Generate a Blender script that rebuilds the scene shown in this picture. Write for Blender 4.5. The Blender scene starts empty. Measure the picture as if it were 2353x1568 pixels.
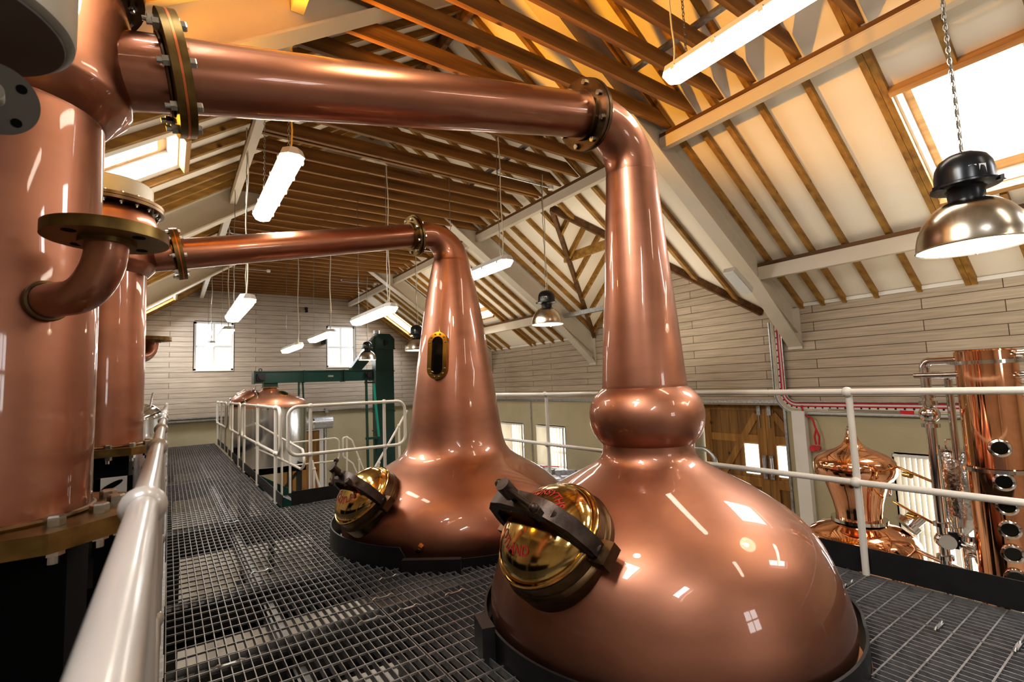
import bpy, math, random
from mathutils import Vector, Matrix
random.seed(7)
PI = math.pi
col = bpy.context.scene.collection
V = Vector

# ------------------------------------------------------------------ materials
def mat(name, base, rough=0.5, metal=0.0, noise=0.0, nscale=8.0, stretch=(1, 1, 1), bump=0.0, bscale=60.0,
        coat=0.0, rvar=0.0, spec=0.5, dark=None, aniso=0.0, crough=0.08):
    m = bpy.data.materials.new(name); m.use_nodes = True
    nt = m.node_tree; b = nt.nodes['Principled BSDF']
    b.inputs['Base Color'].default_value = (*base, 1); b.inputs['Roughness'].default_value = rough
    b.inputs['Metallic'].default_value = metal; b.inputs['Coat Weight'].default_value = coat
    b.inputs['Coat Roughness'].default_value = crough
    b.inputs['Specular IOR Level'].default_value = spec
    if aniso: b.inputs['Anisotropic'].default_value = aniso
    tc = nt.nodes.new('ShaderNodeTexCoord'); mp = nt.nodes.new('ShaderNodeMapping')
    mp.inputs['Scale'].default_value = stretch; nt.links.new(tc.outputs['Object'], mp.inputs['Vector'])
    nz = nt.nodes.new('ShaderNodeTexNoise'); nz.inputs['Scale'].default_value = nscale
    nz.inputs['Detail'].default_value = 5; nt.links.new(mp.outputs[0], nz.inputs['Vector'])
    if noise:
        cr = nt.nodes.new('ShaderNodeValToRGB')
        d = dark or tuple(c * (1 - noise) for c in base); l = tuple(min(1, c * (1 + noise * 0.5)) for c in base)
        cr.color_ramp.elements[0].color = (*d, 1); cr.color_ramp.elements[0].position = 0.3
        cr.color_ramp.elements[1].color = (*l, 1); cr.color_ramp.elements[1].position = 0.7
        nt.links.new(nz.outputs['Fac'], cr.inputs['Fac']); nt.links.new(cr.outputs[0], b.inputs['Base Color'])
    if rvar:
        mr = nt.nodes.new('ShaderNodeMapRange'); mr.inputs['To Min'].default_value = max(0.02, rough - rvar)
        mr.inputs['To Max'].default_value = rough + rvar
        nt.links.new(nz.outputs['Fac'], mr.inputs['Value']); nt.links.new(mr.outputs[0], b.inputs['Roughness'])
    if bump:
        n2 = nt.nodes.new('ShaderNodeTexNoise'); n2.inputs['Scale'].default_value = bscale
        nt.links.new(mp.outputs[0], n2.inputs['Vector'])
        bp = nt.nodes.new('ShaderNodeBump'); bp.inputs['Strength'].default_value = bump; bp.inputs['Distance'].default_value = 0.01
        nt.links.new(n2.outputs['Fac'], bp.inputs['Height']); nt.links.new(bp.outputs[0], b.inputs['Normal'])
    return m

def wood(name, base, dark, axis, scale=9.0):
    s = [14, 14, 14]; s[axis] = 0.9
    m = mat(name, base, 0.6, noise=0.5, nscale=scale / 9.0, stretch=tuple(s), dark=dark, bump=0.25, bscale=3)
    # knots
    nt = m.node_tree; b = nt.nodes['Principled BSDF']
    vo = nt.nodes.new('ShaderNodeTexVoronoi'); vo.inputs['Scale'].default_value = 3.2
    tc = nt.nodes['Texture Coordinate']; nt.links.new(tc.outputs['Object'], vo.inputs['Vector'])
    r = nt.nodes.new('ShaderNodeValToRGB'); r.color_ramp.elements[0].position = 0.05; r.color_ramp.elements[1].position = 0.13
    r.color_ramp.elements[0].color = (0.25, 0.2, 0.15, 1); r.color_ramp.elements[1].color = (1, 1, 1, 1)
    nt.links.new(vo.outputs['Distance'], r.inputs['Fac'])
    mx = nt.nodes.new('ShaderNodeMix'); mx.data_type = 'RGBA'; mx.blend_type = 'MULTIPLY'; mx.inputs['Factor'].default_value = 1
    src = b.inputs['Base Color'].links[0].from_socket
    nt.links.new(src, mx.inputs['A']); nt.links.new(r.outputs[0], mx.inputs['B']); nt.links.new(mx.outputs['Result'], b.inputs['Base Color'])
    return m

def boards(name, c1, c2, gap, u_axis, pitch, length, rough=0.65):
    m = bpy.data.materials.new(name); m.use_nodes = True; nt = m.node_tree; b = nt.nodes['Principled BSDF']
    b.inputs['Roughness'].default_value = rough
    tc = nt.nodes.new('ShaderNodeTexCoord'); sp = nt.nodes.new('ShaderNodeSeparateXYZ'); cb = nt.nodes.new('ShaderNodeCombineXYZ')
    nt.links.new(tc.outputs['Object'], sp.inputs[0])
    nt.links.new(sp.outputs['XYZ'[u_axis]], cb.inputs['X']); nt.links.new(sp.outputs['Z'], cb.inputs['Y'])
    br = nt.nodes.new('ShaderNodeTexBrick'); br.offset = 0.37; br.offset_frequency = 2
    br.inputs['Color1'].default_value = (*c1, 1); br.inputs['Color2'].default_value = (*c2, 1); br.inputs['Mortar'].default_value = (*gap, 1)
    br.inputs['Scale'].default_value = 1.0; br.inputs['Mortar Size'].default_value = 0.0048; br.inputs['Mortar Smooth'].default_value = 0.25
    br.inputs['Brick Width'].default_value = length; br.inputs['Row Height'].default_value = pitch
    nt.links.new(cb.outputs[0], br.inputs['Vector'])
    mp = nt.nodes.new('ShaderNodeMapping'); mp.inputs['Scale'].default_value = (1.3, 26, 1); nt.links.new(cb.outputs[0], mp.inputs['Vector'])
    nz = nt.nodes.new('ShaderNodeTexNoise'); nz.inputs['Scale'].default_value = 1.6; nz.inputs['Detail'].default_value = 6
    nt.links.new(mp.outputs[0], nz.inputs['Vector'])
    rp = nt.nodes.new('ShaderNodeValToRGB'); rp.color_ramp.elements[0].color = (0.80, 0.78, 0.74, 1); rp.color_ramp.elements[1].color = (1.08, 1.07, 1.05, 1)
    rp.color_ramp.elements[0].position = 0.35; rp.color_ramp.elements[1].position = 0.68
    nt.links.new(nz.outputs['Fac'], rp.inputs['Fac'])
    mx = nt.nodes.new('ShaderNodeMix'); mx.data_type = 'RGBA'; mx.blend_type = 'MULTIPLY'; mx.inputs['Factor'].default_value = 1
    nt.links.new(br.outputs['Color'], mx.inputs['A']); nt.links.new(rp.outputs[0], mx.inputs['B'])
    nt.links.new(mx.outputs['Result'], b.inputs['Base Color'])
    bp = nt.nodes.new('ShaderNodeBump'); bp.inputs['Strength'].default_value = 0.5; bp.inputs['Distance'].default_value = 0.01; bp.invert = True
    nt.links.new(br.outputs['Fac'], bp.inputs['Height']); nt.links.new(bp.outputs[0], b.inputs['Normal'])
    return m

def emit(name, c, s):
    m = mat(name, c, 0.4)
    b = m.node_tree.nodes['Principled BSDF']; b.inputs['Emission Color'].default_value = (*c, 1); b.inputs['Emission Strength'].default_value = s
    return m

def glass_mat(name):
    m = bpy.data.materials.new(name); m.use_nodes = True; nt = m.node_tree
    for n in list(nt.nodes):
        if n.type == 'BSDF_PRINCIPLED': nt.nodes.remove(n)
    out = nt.nodes['Material Output']; tr = nt.nodes.new('ShaderNodeBsdfTransparent'); gl = nt.nodes.new('ShaderNodeBsdfGlossy')
    gl.inputs['Roughness'].default_value = 0.02; mx = nt.nodes.new('ShaderNodeMixShader'); mx.inputs[0].default_value = 0.07
    nt.links.new(tr.outputs[0], mx.inputs[1]); nt.links.new(gl.outputs[0], mx.inputs[2]); nt.links.new(mx.outputs[0], out.inputs[0])
    return m

M = {}
M['copper'] = mat('satin_copper', (0.42, 0.195, 0.124), 0.45, 1.0, noise=0.24, nscale=2.0, stretch=(1, 1, 2.2), rvar=0.06, coat=0.8, crough=0.035)
M['copper_pipe'] = mat('pipe_copper', (0.41, 0.185, 0.115), 0.34, 1.0, noise=0.2, nscale=3, stretch=(.5, 2, 2), rvar=0.06, coat=0.8, crough=0.04)
M['copper_polish'] = mat('polished_copper', (0.93, 0.50, 0.30), 0.07, 1.0, noise=0.06, nscale=2, bump=0.05, bscale=3)
M['copper_dome'] = mat('dome_copper', (0.62, 0.31, 0.20), 0.46, 0.85, noise=0.15, nscale=3, rvar=0.05, coat=0.6, crough=0.05)
M['brass'] = mat('polished_brass', (0.70, 0.50, 0.20), 0.13, 1.0, noise=0.12, nscale=5, rvar=0.05)
M['brass_old'] = mat('aged_brass', (0.25, 0.17, 0.065), 0.38, 1.0, noise=0.45, nscale=14, rvar=0.12)
M['bronze'] = mat('dark_bronze', (0.17, 0.11, 0.06), 0.38, 1.0, noise=0.4, nscale=12, rvar=0.1)
M['iron'] = mat('oiled_cast_iron', (0.085, 0.062, 0.05), 0.42, 0.8, noise=0.4, nscale=20, bump=0.1, bscale=90)
M['zinc'] = mat('zinc_plated_bolt', (0.62, 0.63, 0.62), 0.25, 1.0, noise=0.2, nscale=40)
M['galv'] = mat('galvanised_steel', (0.50, 0.51, 0.52), 0.38, 1.0, noise=0.3, nscale=30)
M['steel'] = mat('brushed_stainless', (0.66, 0.66, 0.66), 0.24, 1.0, noise=0.12, nscale=3, stretch=(3, 3, 0.4), rvar=0.07)
M['chrome'] = mat('polished_stainless', (0.72, 0.71, 0.70), 0.12, 1.0, noise=0.1, nscale=6)
M['alu'] = mat('spun_aluminium', (0.60, 0.55, 0.47), 0.24, 1.0, noise=0.12, nscale=3, rvar=0.05)
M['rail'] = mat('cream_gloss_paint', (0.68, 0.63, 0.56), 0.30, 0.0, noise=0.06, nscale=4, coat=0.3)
M['rail_shade'] = mat('shaded_cream_paint', (0.40, 0.36, 0.325), 0.30, 0.0, noise=0.06, nscale=4, coat=0.3)  # same cream paint, darkened: the near rail's dimmer light put into the colour
M['beam'] = mat('cream_steel_paint', (0.62, 0.55, 0.45), 0.42, 0.0, noise=0.06, nscale=3)
M['grate'] = mat('grey_grating_steel', (0.30, 0.29, 0.29), 0.40, 0.6, noise=0.3, nscale=25)
M['kick'] = mat('black_steel_plate', (0.018, 0.018, 0.019), 0.42, 0.0, noise=0.3, nscale=10)
M['black'] = mat('matt_black_steel', (0.0025, 0.0025, 0.0025), 0.7, spec=0.12, metal=0.0, noise=0.3, nscale=10) #, 0.0, noise=0.3, nscale=10)
M['blackplastic'] = mat('black_gloss_plastic', (0.012, 0.013, 0.016), 0.28, 0.0, noise=0.1, nscale=10)
M['green'] = mat('dark_green_paint', (0.003, 0.042, 0.032), 0.36, 0.0, noise=0.12, nscale=6, coat=0.1)
M['greenlite'] = mat('bright_green_paint', (0.01, 0.24, 0.17), 0.35, 0.0, noise=0.12, nscale=6)
M['greybeige'] = mat('grey_beige_paint', (0.36, 0.34, 0.29), 0.42, 0.0, noise=0.06, nscale=4)
M['greyflange'] = mat('grey_flange_paint', (0.10, 0.09, 0.08), 0.45, 0.0, noise=0.08, nscale=6)
M['cap'] = mat('stone_grey_paint', (0.60, 0.56, 0.45), 0.42, 0.0, noise=0.12, nscale=6)
M['ceil'] = mat('white_ceiling_lining', (0.88, 0.80, 0.68), 0.8, 0.0, noise=0.04, nscale=2)
M['white'] = mat('white_joinery_paint', (0.80, 0.77, 0.72), 0.45, 0.0, noise=0.04, nscale=4)
M['plaster'] = mat('cream_plaster', (0.50, 0.44, 0.29), 0.85, 0.0, noise=0.10, nscale=1.5, bump=0.1, bscale=40)
M['ground'] = mat('pale_tile_floor', (0.58, 0.53, 0.45), 0.45, 0.0, noise=0.12, nscale=2)
M['joist'] = wood('dark_stained_pine', (0.27, 0.128, 0.030), (0.13, 0.055, 0.012), 0)
M['rafter'] = wood('honey_pine', (0.36, 0.20, 0.045), (0.20, 0.10, 0.02), 0)
M['plate'] = wood('dark_pine_plate', (0.15, 0.072, 0.022), (0.07, 0.032, 0.01), 1)
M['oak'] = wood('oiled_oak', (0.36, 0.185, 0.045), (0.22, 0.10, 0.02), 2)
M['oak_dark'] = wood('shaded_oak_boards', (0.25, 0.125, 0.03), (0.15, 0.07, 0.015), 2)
M['pine'] = wood('pale_pine_trim', (0.48, 0.27, 0.10), (0.32, 0.16, 0.05), 1)
M['clad_end'] = boards('limewashed_boards_end', (0.54, 0.46, 0.38), (0.47, 0.40, 0.33), (0.10, 0.07, 0.045), 0, 0.132, 3.1)
M['clad_side'] = boards('limewashed_boards_side', (0.55, 0.465, 0.37), (0.48, 0.405, 0.32), (0.12, 0.08, 0.05), 1, 0.128, 1.9)
M['tube'] = emit('fluorescent_diffuser', (1.0, 0.90, 0.76), 17.0)
M['hbwhite'] = emit('lamp_inner_white', (1.0, 0.93, 0.82), 3.0)
M['tubebody'] = mat('grey_fitting_plastic', (0.55, 0.52, 0.47), 0.45, noise=0.05, nscale=5)
M['red'] = mat('red_cable_sheath', (0.55, 0.02, 0.03), 0.4, noise=0.1, nscale=20)
M['letter'] = mat('red_engraved_letter', (0.42, 0.03, 0.03), 0.4, noise=0.1, nscale=20)
M['cord'] = mat('white_flex', (0.62, 0.55, 0.42), 0.5, noise=0.1, nscale=20)
M['chain'] = mat('steel_chain', (0.32, 0.30, 0.27), 0.35, 1.0, noise=0.2, nscale=60)
M['orangeflex'] = mat('yellow_flex', (0.75, 0.42, 0.06), 0.5, noise=0.1, nscale=20)
M['glass'] = glass_mat('window_glass')
M['darkglass'] = mat('dark_sight_glass', (0.006, 0.005, 0.004), 0.06, 0.0, noise=0.2, nscale=20)
M['blind'] = mat('cream_blind_fabric', (0.72, 0.65, 0.52), 0.8, noise=0.06, nscale=6)
M['grout'] = mat('grey_plastic_sheet', (0.50, 0.50, 0.53), 0.25, noise=0.35, nscale=14, bump=0.6, bscale=20)
M['gasket'] = mat('orange_copper_gasket', (0.75, 0.24, 0.10), 0.4, 1.0, noise=0.1, nscale=20)
M['label'] = mat('white_paper_label', (0.78, 0.78, 0.76), 0.6, noise=0.05, nscale=20)

# ------------------------------------------------------------------ mesh builder
def frame(axis, hint=None):
    a = V(axis).normalized(); h = V(hint) if hint else (V((0, 0, 1)) if abs(a.z) < 0.95 else V((1, 0, 0)))
    u = (h - a * h.dot(a)).normalized(); v = a.cross(u)
    return u, v, a

class MB:
    def __init__(s): s.v = []; s.f = []
    def add(s, vs, fs):
        o = len(s.v); s.v += [V(p) for p in vs]; s.f += [tuple(i + o for i in f) for f in fs]; return s
    def box(s, c, d, R=None):
        c = V(c); d = V(d) / 2
        vs = [V((x, y, z)) for x in (-d.x, d.x) for y in (-d.y, d.y) for z in (-d.z, d.z)]
        if R is not None: vs = [R @ p for p in vs]
        return s.add([c + p for p in vs], [(0, 1, 3, 2), (4, 6, 7, 5), (0, 4, 5, 1), (2, 3, 7, 6), (0, 2, 6, 4), (1, 5, 7, 3)])
    def lohi(s, a, b): return s.box([(a[i] + b[i]) / 2 for i in range(3)], [abs(b[i] - a[i]) for i in range(3)])
    def bar(s, p, q, w, h, up=(0, 0, 1)):      # w across, h along up
        p = V(p); q = V(q); a = (q - p).normalized(); u = V(up); u = (u - a * u.dot(a)).normalized(); r = a.cross(u)
        vs = [e + r * x * w / 2 + u * y * h / 2 for e in (p, q) for x, y in ((-1, -1), (1, -1), (1, 1), (-1, 1))]
        return s.add(vs, [(0, 1, 2, 3), (7, 6, 5, 4), (0, 4, 5, 1), (1, 5, 6, 2), (2, 6, 7, 3), (3, 7, 4, 0)])
    def tube(s, pts, r, n=12, cap=True, closed=False):
        pts = [V(p) for p in pts]; N = len(pts); rs = r if isinstance(r, (list, tuple)) else [r] * N
        T = []
        for i in range(N):
            if closed: t = pts[(i + 1) % N] - pts[i - 1]
            else: t = pts[min(i + 1, N - 1)] - pts[max(i - 1, 0)]
            T.append(t.normalized())
        u, v, _ = frame(T[0]); vs = []
        for i in range(N):
            u = (u - T[i] * u.dot(T[i])).normalized(); v = T[i].cross(u)
            vs += [pts[i] + (u * math.cos(2 * PI * k / n) + v * math.sin(2 * PI * k / n)) * rs[i] for k in range(n)]
        fs = []
        for i in range(N if closed else N - 1):
            j = (i + 1) % N
            fs += [(i * n + k, i * n + (k + 1) % n, j * n + (k + 1) % n, j * n + k) for k in range(n)]
        if cap and not closed: fs += [tuple(range(n))[::-1], tuple(range((N - 1) * n, N * n))]
        return s.add(vs, fs)
    def cyl(s, p, q, r, r2=None, n=24, cap=True): return s.tube([p, q], [r, r if r2 is None else r2], n, cap)
    def lathe(s, prof, o=(0, 0, 0), axis=(0, 0, 1), n=48, closed=False):
        u, v, a = frame(axis); o = V(o); vs = []; fs = []; N = len(prof)
        for r, z in prof: vs += [o + a * z + (u * math.cos(2 * PI * k / n) + v * math.sin(2 * PI * k / n)) * r for k in range(n)]
        for i in range(N if closed else N - 1):
            j = (i + 1) % N
            fs += [(i * n + k, i * n + (k + 1) % n, j * n + (k + 1) % n, j * n + k) for k in range(n)]
        return s.add(vs, fs)
    def ring(s, o, axis, r0, r1, t, n=48):      # annulus, thickness t centred on o
        return s.lathe([(r0, -t / 2), (r1, -t / 2), (r1, t / 2), (r0, t / 2)], o, axis, n, True)
    def disc(s, o, axis, r, t, n=48): return s.lathe([(0.0001, -t / 2), (r * .985, -t / 2), (r, -t / 2 + .015 * r), (r, t / 2 - .015 * r), (r * .985, t / 2), (0.0001, t / 2)], o, axis, n)
    def sphere(s, o, r, n=16):
        m = n // 2
        return s.lathe([(max(1e-4, r * math.sin(PI * i / m)), -r * math.cos(PI * i / m)) for i in range(m + 1)], o, (0, 0, 1), n)
    def prism(s, poly, off):
        poly = [V(p) for p in poly]; off = V(off); n = len(poly)
        return s.add(poly + [p + off for p in poly], [tuple(range(n))[::-1], tuple(range(n, 2 * n))] + [(i, (i + 1) % n, n + (i + 1) % n, n + i) for i in range(n)])
    def quad(s, *p): return s.add(p, [tuple(range(len(p)))])

def fillet(pts, r, n=6, closed=False, lim=.49):
    """round the corners of a polyline with true circular arcs"""
    pts = [V(p) for p in pts]; out = []; N = len(pts)
    for i in range(N):
        if not closed and i in (0, N - 1): out.append(pts[i]); continue
        p = pts[i]; a = (pts[i - 1] - p); b = (pts[(i + 1) % N] - p); la, lb = a.length, b.length; a /= la; b /= lb
        half = a.angle(b) / 2
        if half > PI / 2 - .01: out.append(p); continue
        d = min(r / math.tan(half), la * lim, lb * lim); R = d * math.tan(half)
        bis = (a + b).normalized(); c = p + bis * (R / math.sin(half))
        s0 = (p + a * d) - c; s1 = (p + b * d) - c; om = s0.angle(s1)
        for k in range(n + 1):
            t = k / n; out.append(c + (s0 * math.sin((1 - t) * om) + s1 * math.sin(t * om)) / math.sin(om))
    return out

def org(o):
    p = V((0, 0, 0))
    while o is not None: p = p + o.location; o = o.parent
    return p

def build(name, mb, m, parent=None, loc=None, smooth=True, ang=38):
    o0 = org(parent) if parent is not None else V(loc or (0, 0, 0))
    me = bpy.data.meshes.new(name)
    me.from_pydata([tuple(p - o0) for p in mb.v], [], mb.f)
    me.materials.append(M[m] if isinstance(m, str) else m)
    if smooth:
        me.polygons.foreach_set('use_smooth', [True] * len(me.polygons)); me.set_sharp_from_angle(angle=math.radians(ang))
    me.update()
    o = bpy.data.objects.new(name, me); col.objects.link(o)
    if parent is not None: o.parent = parent
    else: o.location = o0
    return o

def fixn(o):
    import bmesh
    bm = bmesh.new(); bm.from_mesh(o.data); bmesh.ops.recalc_face_normals(bm, faces=bm.faces[:]); bm.to_mesh(o.data); bm.free()
    return o

def tag(o, label, cat, group=None):
    assert 4 <= len(label.split()) <= 16, label
    o['label'] = label; o['category'] = cat
    if group: o['group'] = group
    return o
def thing(name, label, cat, loc, group=None):
    o = bpy.data.objects.new(name, None); col.objects.link(o); o.location = loc; o.empty_display_size = 0.1
    return tag(o, label, cat, group)
def struct(name, mb, m, smooth=False, parent=None):
    o = build(name, mb, m, parent, smooth=smooth)
    if parent is None: o['kind'] = 'structure'
    return o
def solo(name, mb, m, label, cat, group=None, loc=None, smooth=True):
    if loc is None:
        z = min(p.z for p in mb.v); n = len(mb.v)
        loc = (sum(p.x for p in mb.v) / n, sum(p.y for p in mb.v) / n, z)
    return tag(build(name, mb, m, None, loc, smooth), label, cat, group)
def part_label(o, t): o['label'] = t; return o
def copy_tree(o, parent=None):
    c = o.copy(); col.objects.link(c); c.parent = parent
    for ch in list(o.children): copy_tree(ch, c)
    return c
ORD = ['first', 'second', 'third', 'fourth', 'fifth', 'sixth', 'seventh', 'eighth', 'ninth', 'tenth', 'eleventh', 'twelfth', 'thirteenth', 'fourteenth',
       'fifteenth', 'sixteenth', 'seventeenth', 'eighteenth', 'nineteenth', 'twentieth'] + \
      ['twenty-' + w for w in ('first', 'second', 'third', 'fourth', 'fifth', 'sixth', 'seventh', 'eighth', 'ninth')] + ['thirtieth'] + \
      ['thirty-' + w for w in ('first', 'second', 'third', 'fourth', 'fifth', 'sixth', 'seventh', 'eighth', 'ninth')] + ['fortieth'] + \
      ['forty-' + w for w in ('first', 'second', 'third', 'fourth', 'fifth', 'sixth', 'seventh', 'eighth', 'ninth')]

hexmesh = {}
def bolts(parent, o, axis, rad, n, size, m='zinc', through=0.0, phase=0.0, nut=True, arc=None):
    """hex bolts round a flange, each its own child"""
    o = V(o); u, v, a = frame(axis); pl = org(parent)
    key = (round(size, 4), round(through, 4), m, nut, tuple(round(x, 3) for x in a))
    if key not in hexmesh:
        mb = MB()
        mb.lathe([(0.0001, through / 2), (size, through / 2), (size, through / 2 + size * .95), (size * .85, through / 2 + size * 1.15), (0.0001, through / 2 + size * 1.15)], (0, 0, 0), a, 6)
        if nut or through: mb.cyl(-a * through / 2, a * (through / 2 + size * .5), size * .5, n=8)
        if nut:
            mb.lathe([(0.0001, -through / 2), (size, -through / 2), (size, -through / 2 - size * 1.1), (0.0001, -through / 2 - size * 1.1)], (0, 0, 0), a, 6)
            mb.cyl(V((0, 0, 0)) - a * (through / 2 + size * 1.1), V((0, 0, 0)) - a * (through / 2 + size * 2.0), size * .55, n=10)
        me = bpy.data.meshes.new('bolt'); me.from_pydata([tuple(p) for p in mb.v], [], mb.f); me.materials.append(M[m]); hexmesh[key] = me
    for k in range(n):
        t = phase + 2 * PI * k / n
        if arc and not arc(t): continue
        b = bpy.data.objects.new('bolt', hexmesh[key]); col.objects.link(b); b.parent = parent
        b.location = o + (u * math.cos(t) + v * math.sin(t)) * rad - pl

# ------------------------------------------------------------------ room figures (metres; x across, y along the hall, z from the walkway deck)
GZ = -1.65                      # ground floor
YE, YB = 15.1, -4.5             # end wall, wall behind
XR, XL, XC = 7.27, -2.07, 2.6   # side walls, ridge
SL = 0.691
def roof(x): return 5.347 - SL * abs(x - XC)       # underside of rafters
EAVE = roof(XR)

# ---- ground floor
struct('floor', MB().quad((XL, YB, GZ), (8.2, YB, GZ), (8.2, YE, GZ), (XL, YE, GZ)), 'ground')

# ---- end wall with two windows
def wall_grid(mb, rects, holes, P):
    """fill rects (u0,u1,z0,z1) minus holes; P maps (u,z)->point"""
    for u0, u1, z0, z1 in rects:
        us = sorted({u0, u1} | {h[i] for h in holes for i in (0, 1) if u0 < h[i] < u1})
        zs = sorted({z0, z1} | {h[i] for h in holes for i in (2, 3) if z0 < h[i] < z1})
        for a, b in zip(us, us[1:]):
            for c, d in zip(zs, zs[1:]):
                m, k = (a + b) / 2, (c + d) / 2
                if any(h[0] < m < h[1] and h[2] < k < h[3] for h in holes): continue
                mb.quad(P(a, c), P(b, c), P(b, d), P(a, d))
    return mb
EW = [(0.52, 1.42, 1.89, 3.18), (3.86, 4.70, 1.94, 3.18)]
top = 0.3
mb = wall_grid(MB(), [(XL, XR, 0.68, EAVE)], EW, lambda u, z: (u, YE, z))
wall_grid(mb, [(0.0, 5.2, EAVE, roof(0))], EW, lambda u, z: (u, YE, z))
Q = lambda x, z: (x, YE, z)
mb.quad(Q(XL, EAVE), Q(0, EAVE), Q(0, roof(0) + top), Q(XL, EAVE + top)); mb.quad(Q(5.2, EAVE), Q(XR, EAVE), Q(XR, EAVE + top), Q(5.2, roof(5.2) + top))
mb.quad(Q(0, roof(0)), Q(5.2, roof(5.2)), Q(5.2, roof(5.2) + top), Q(XC, roof(XC) + top), Q(0, roof(0) + top))
we = struct('wall_end', mb, 'clad_end')
struct('wall_end_lower', MB().quad(Q(XL, GZ), Q(XR, GZ), Q(XR, 0.68), Q(XL, 0.68)), 'plaster')
# ledge + cable trunking between boards and plaster
struct('trim_1', MB().lohi((XL, YE - 0.05, 0.655), (XR, YE - 0.001, 0.685)), 'galv')
tr = MB().lohi((XL + .3, YE - 0.10, 0.585), (3.2, YE - 0.03, 0.628))
solo('cable_tray', tr, 'galv', 'grey cable tray along the far end wall under the boarding', 'cable tray')

# ---- right wall: door opening, three windows, gable
DO = (3.60, 5.10, GZ, 0.77)
W = [(8.42, 9.42, -0.717, 0.22), (9.99, 10.95, -0.70, 0.22), (0.9, 2.33, -1.25, 0.20)]
CB = 0.83
R_ = lambda u, z: (XR, u, z)
mb = wall_grid(MB(), [(YB, YE, CB, EAVE + .13)], [], R_)
mb.quad(R_(3.80, EAVE + .13), R_(7.34, EAVE + .13), R_(5.57, 3.95))
struct('wall_right', mb, 'clad_side')
struct('wall_right_lower', wall_grid(MB(), [(YB, YE, GZ, CB)], [DO] + W, R_), 'plaster')
struct('trim_2', MB().lohi((XR - 0.035, 3.45, CB - .035), (XR - .001, YE, CB + .012)), 'galv')
struct('trim_6', MB().lohi((XR - .02, YB, EAVE + .03), (XR - .001, 3.3, EAVE + .075)).lohi((XR - .02, 7.45, EAVE + .03), (XR - .001, YE, EAVE + .075)), 'white')
# door reveal and window reveals
mb = MB()
for y in (DO[0], DO[1]): mb.quad((XR, y, GZ), (XR + .5, y, GZ), (XR + .5, y, DO[3]), (XR, y, DO[3]))
mb.quad((XR, DO[0], DO[3]), (XR, DO[1], DO[3]), (XR + .5, DO[1], DO[3]), (XR + .5, DO[0], DO[3]))
struct('trim_3', mb, 'plaster')
struct('wall_right_pilaster', MB().lohi((XR - .10, 3.28, GZ), (XR - .002, 3.45, 0.70)), 'white')
struct('trim_4', MB().lohi((XR - .02, 3.565, GZ), (XR + .02, 3.60, 0.79)), 'galv')
struct('wall_left', wall_grid(MB(), [(YB, YE, GZ, EAVE + .13)], [], lambda u, z: (XL, u, z)), 'clad_side')
mb = wall_grid(MB(), [(XL, XR, GZ, EAVE)], [(1.85, 2.75, 1.1, 2.1)], lambda u, z: (u, YB, z))
mb.quad((XL, YB, EAVE), (XR, YB, EAVE), (XR, YB, EAVE + top), (XC, YB, roof(XC) + top), (XL, YB, EAVE + top))
struct('wall_back', mb, 'clad_end')

# ---- windows
def window(n, P, N, u0, u1, z0, z1, depth, fr, mul, trs, fw=0.05):
    """P(u,z,d) point, d outwards"""
    def pb(mb, a0, a1, b0, b1, d0, d1):
        p = [P(a, b, d) for a in (a0, a1) for b in (b0, b1) for d in (d0, d1)]
        return mb.add(p, [(0, 1, 3, 2), (4, 6, 7, 5), (0, 4, 5, 1), (2, 3, 7, 6), (0, 2, 6, 4), (1, 5, 7, 3)])
    f = MB()
    pb(f, u0, u1, z0 - .02, z0 + .0, -.02, depth); pb(f, u0, u1, z1, z1 + .02, 0, depth)     # reveal linings
    pb(f, u0 - .02, u0, z0, z1, 0, depth); pb(f, u1, u1 + .02, z0, z1, 0, depth)
    root = struct('window_%d' % n, f, 'white')
    g = MB(); d0, d1 = depth - .05, depth
    pb(g, u0, u0 + fw, z0, z1, d0, d1); pb(g, u1 - fw, u1, z0, z1, d0, d1); pb(g, u0, u1, z0, z0 + fw, d0, d1); pb(g, u0, u1, z1 - fw, z1, d0, d1)
    for a in mul: pb(g, a - .026, a + .026, z0, z1, d0 + .01, d1)
    for b in trs: pb(g, u0, u1, b - .03, b + .03, d0 - .005, d1)
    build('window_frame', g, fr, root, smooth=False)
    build('pane', pb(MB(), u0 + fw, u1 - fw, z0 + fw, z1 - fw, depth - .02, depth - .014), 'glass', root, smooth=False)
    return root
window(1, lambda u, z, d: (u, YE + d, z), 0, *EW[0], .12, 'white', [0.97], [2.53])
window(2, lambda u, z, d: (u, YE + d, z), 0, *EW[1], .12, 'white', [4.28], [2.54])
for i, w in enumerate(W):
    a, b = w[0], w[1]
    window(3 + i, lambda u, z, d: (XR + d, u, z), 0, *w, .18, 'white', [a + (b - a) * .34, a + (b - a) * .67], [w[2] + (w[3] - w[2]) * .36], .04)
window(6, lambda u, z, d: (u, YB - d, z), 0, 1.85, 2.75, 1.1, 2.1, .12, 'white', [2.3], [1.6])

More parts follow.
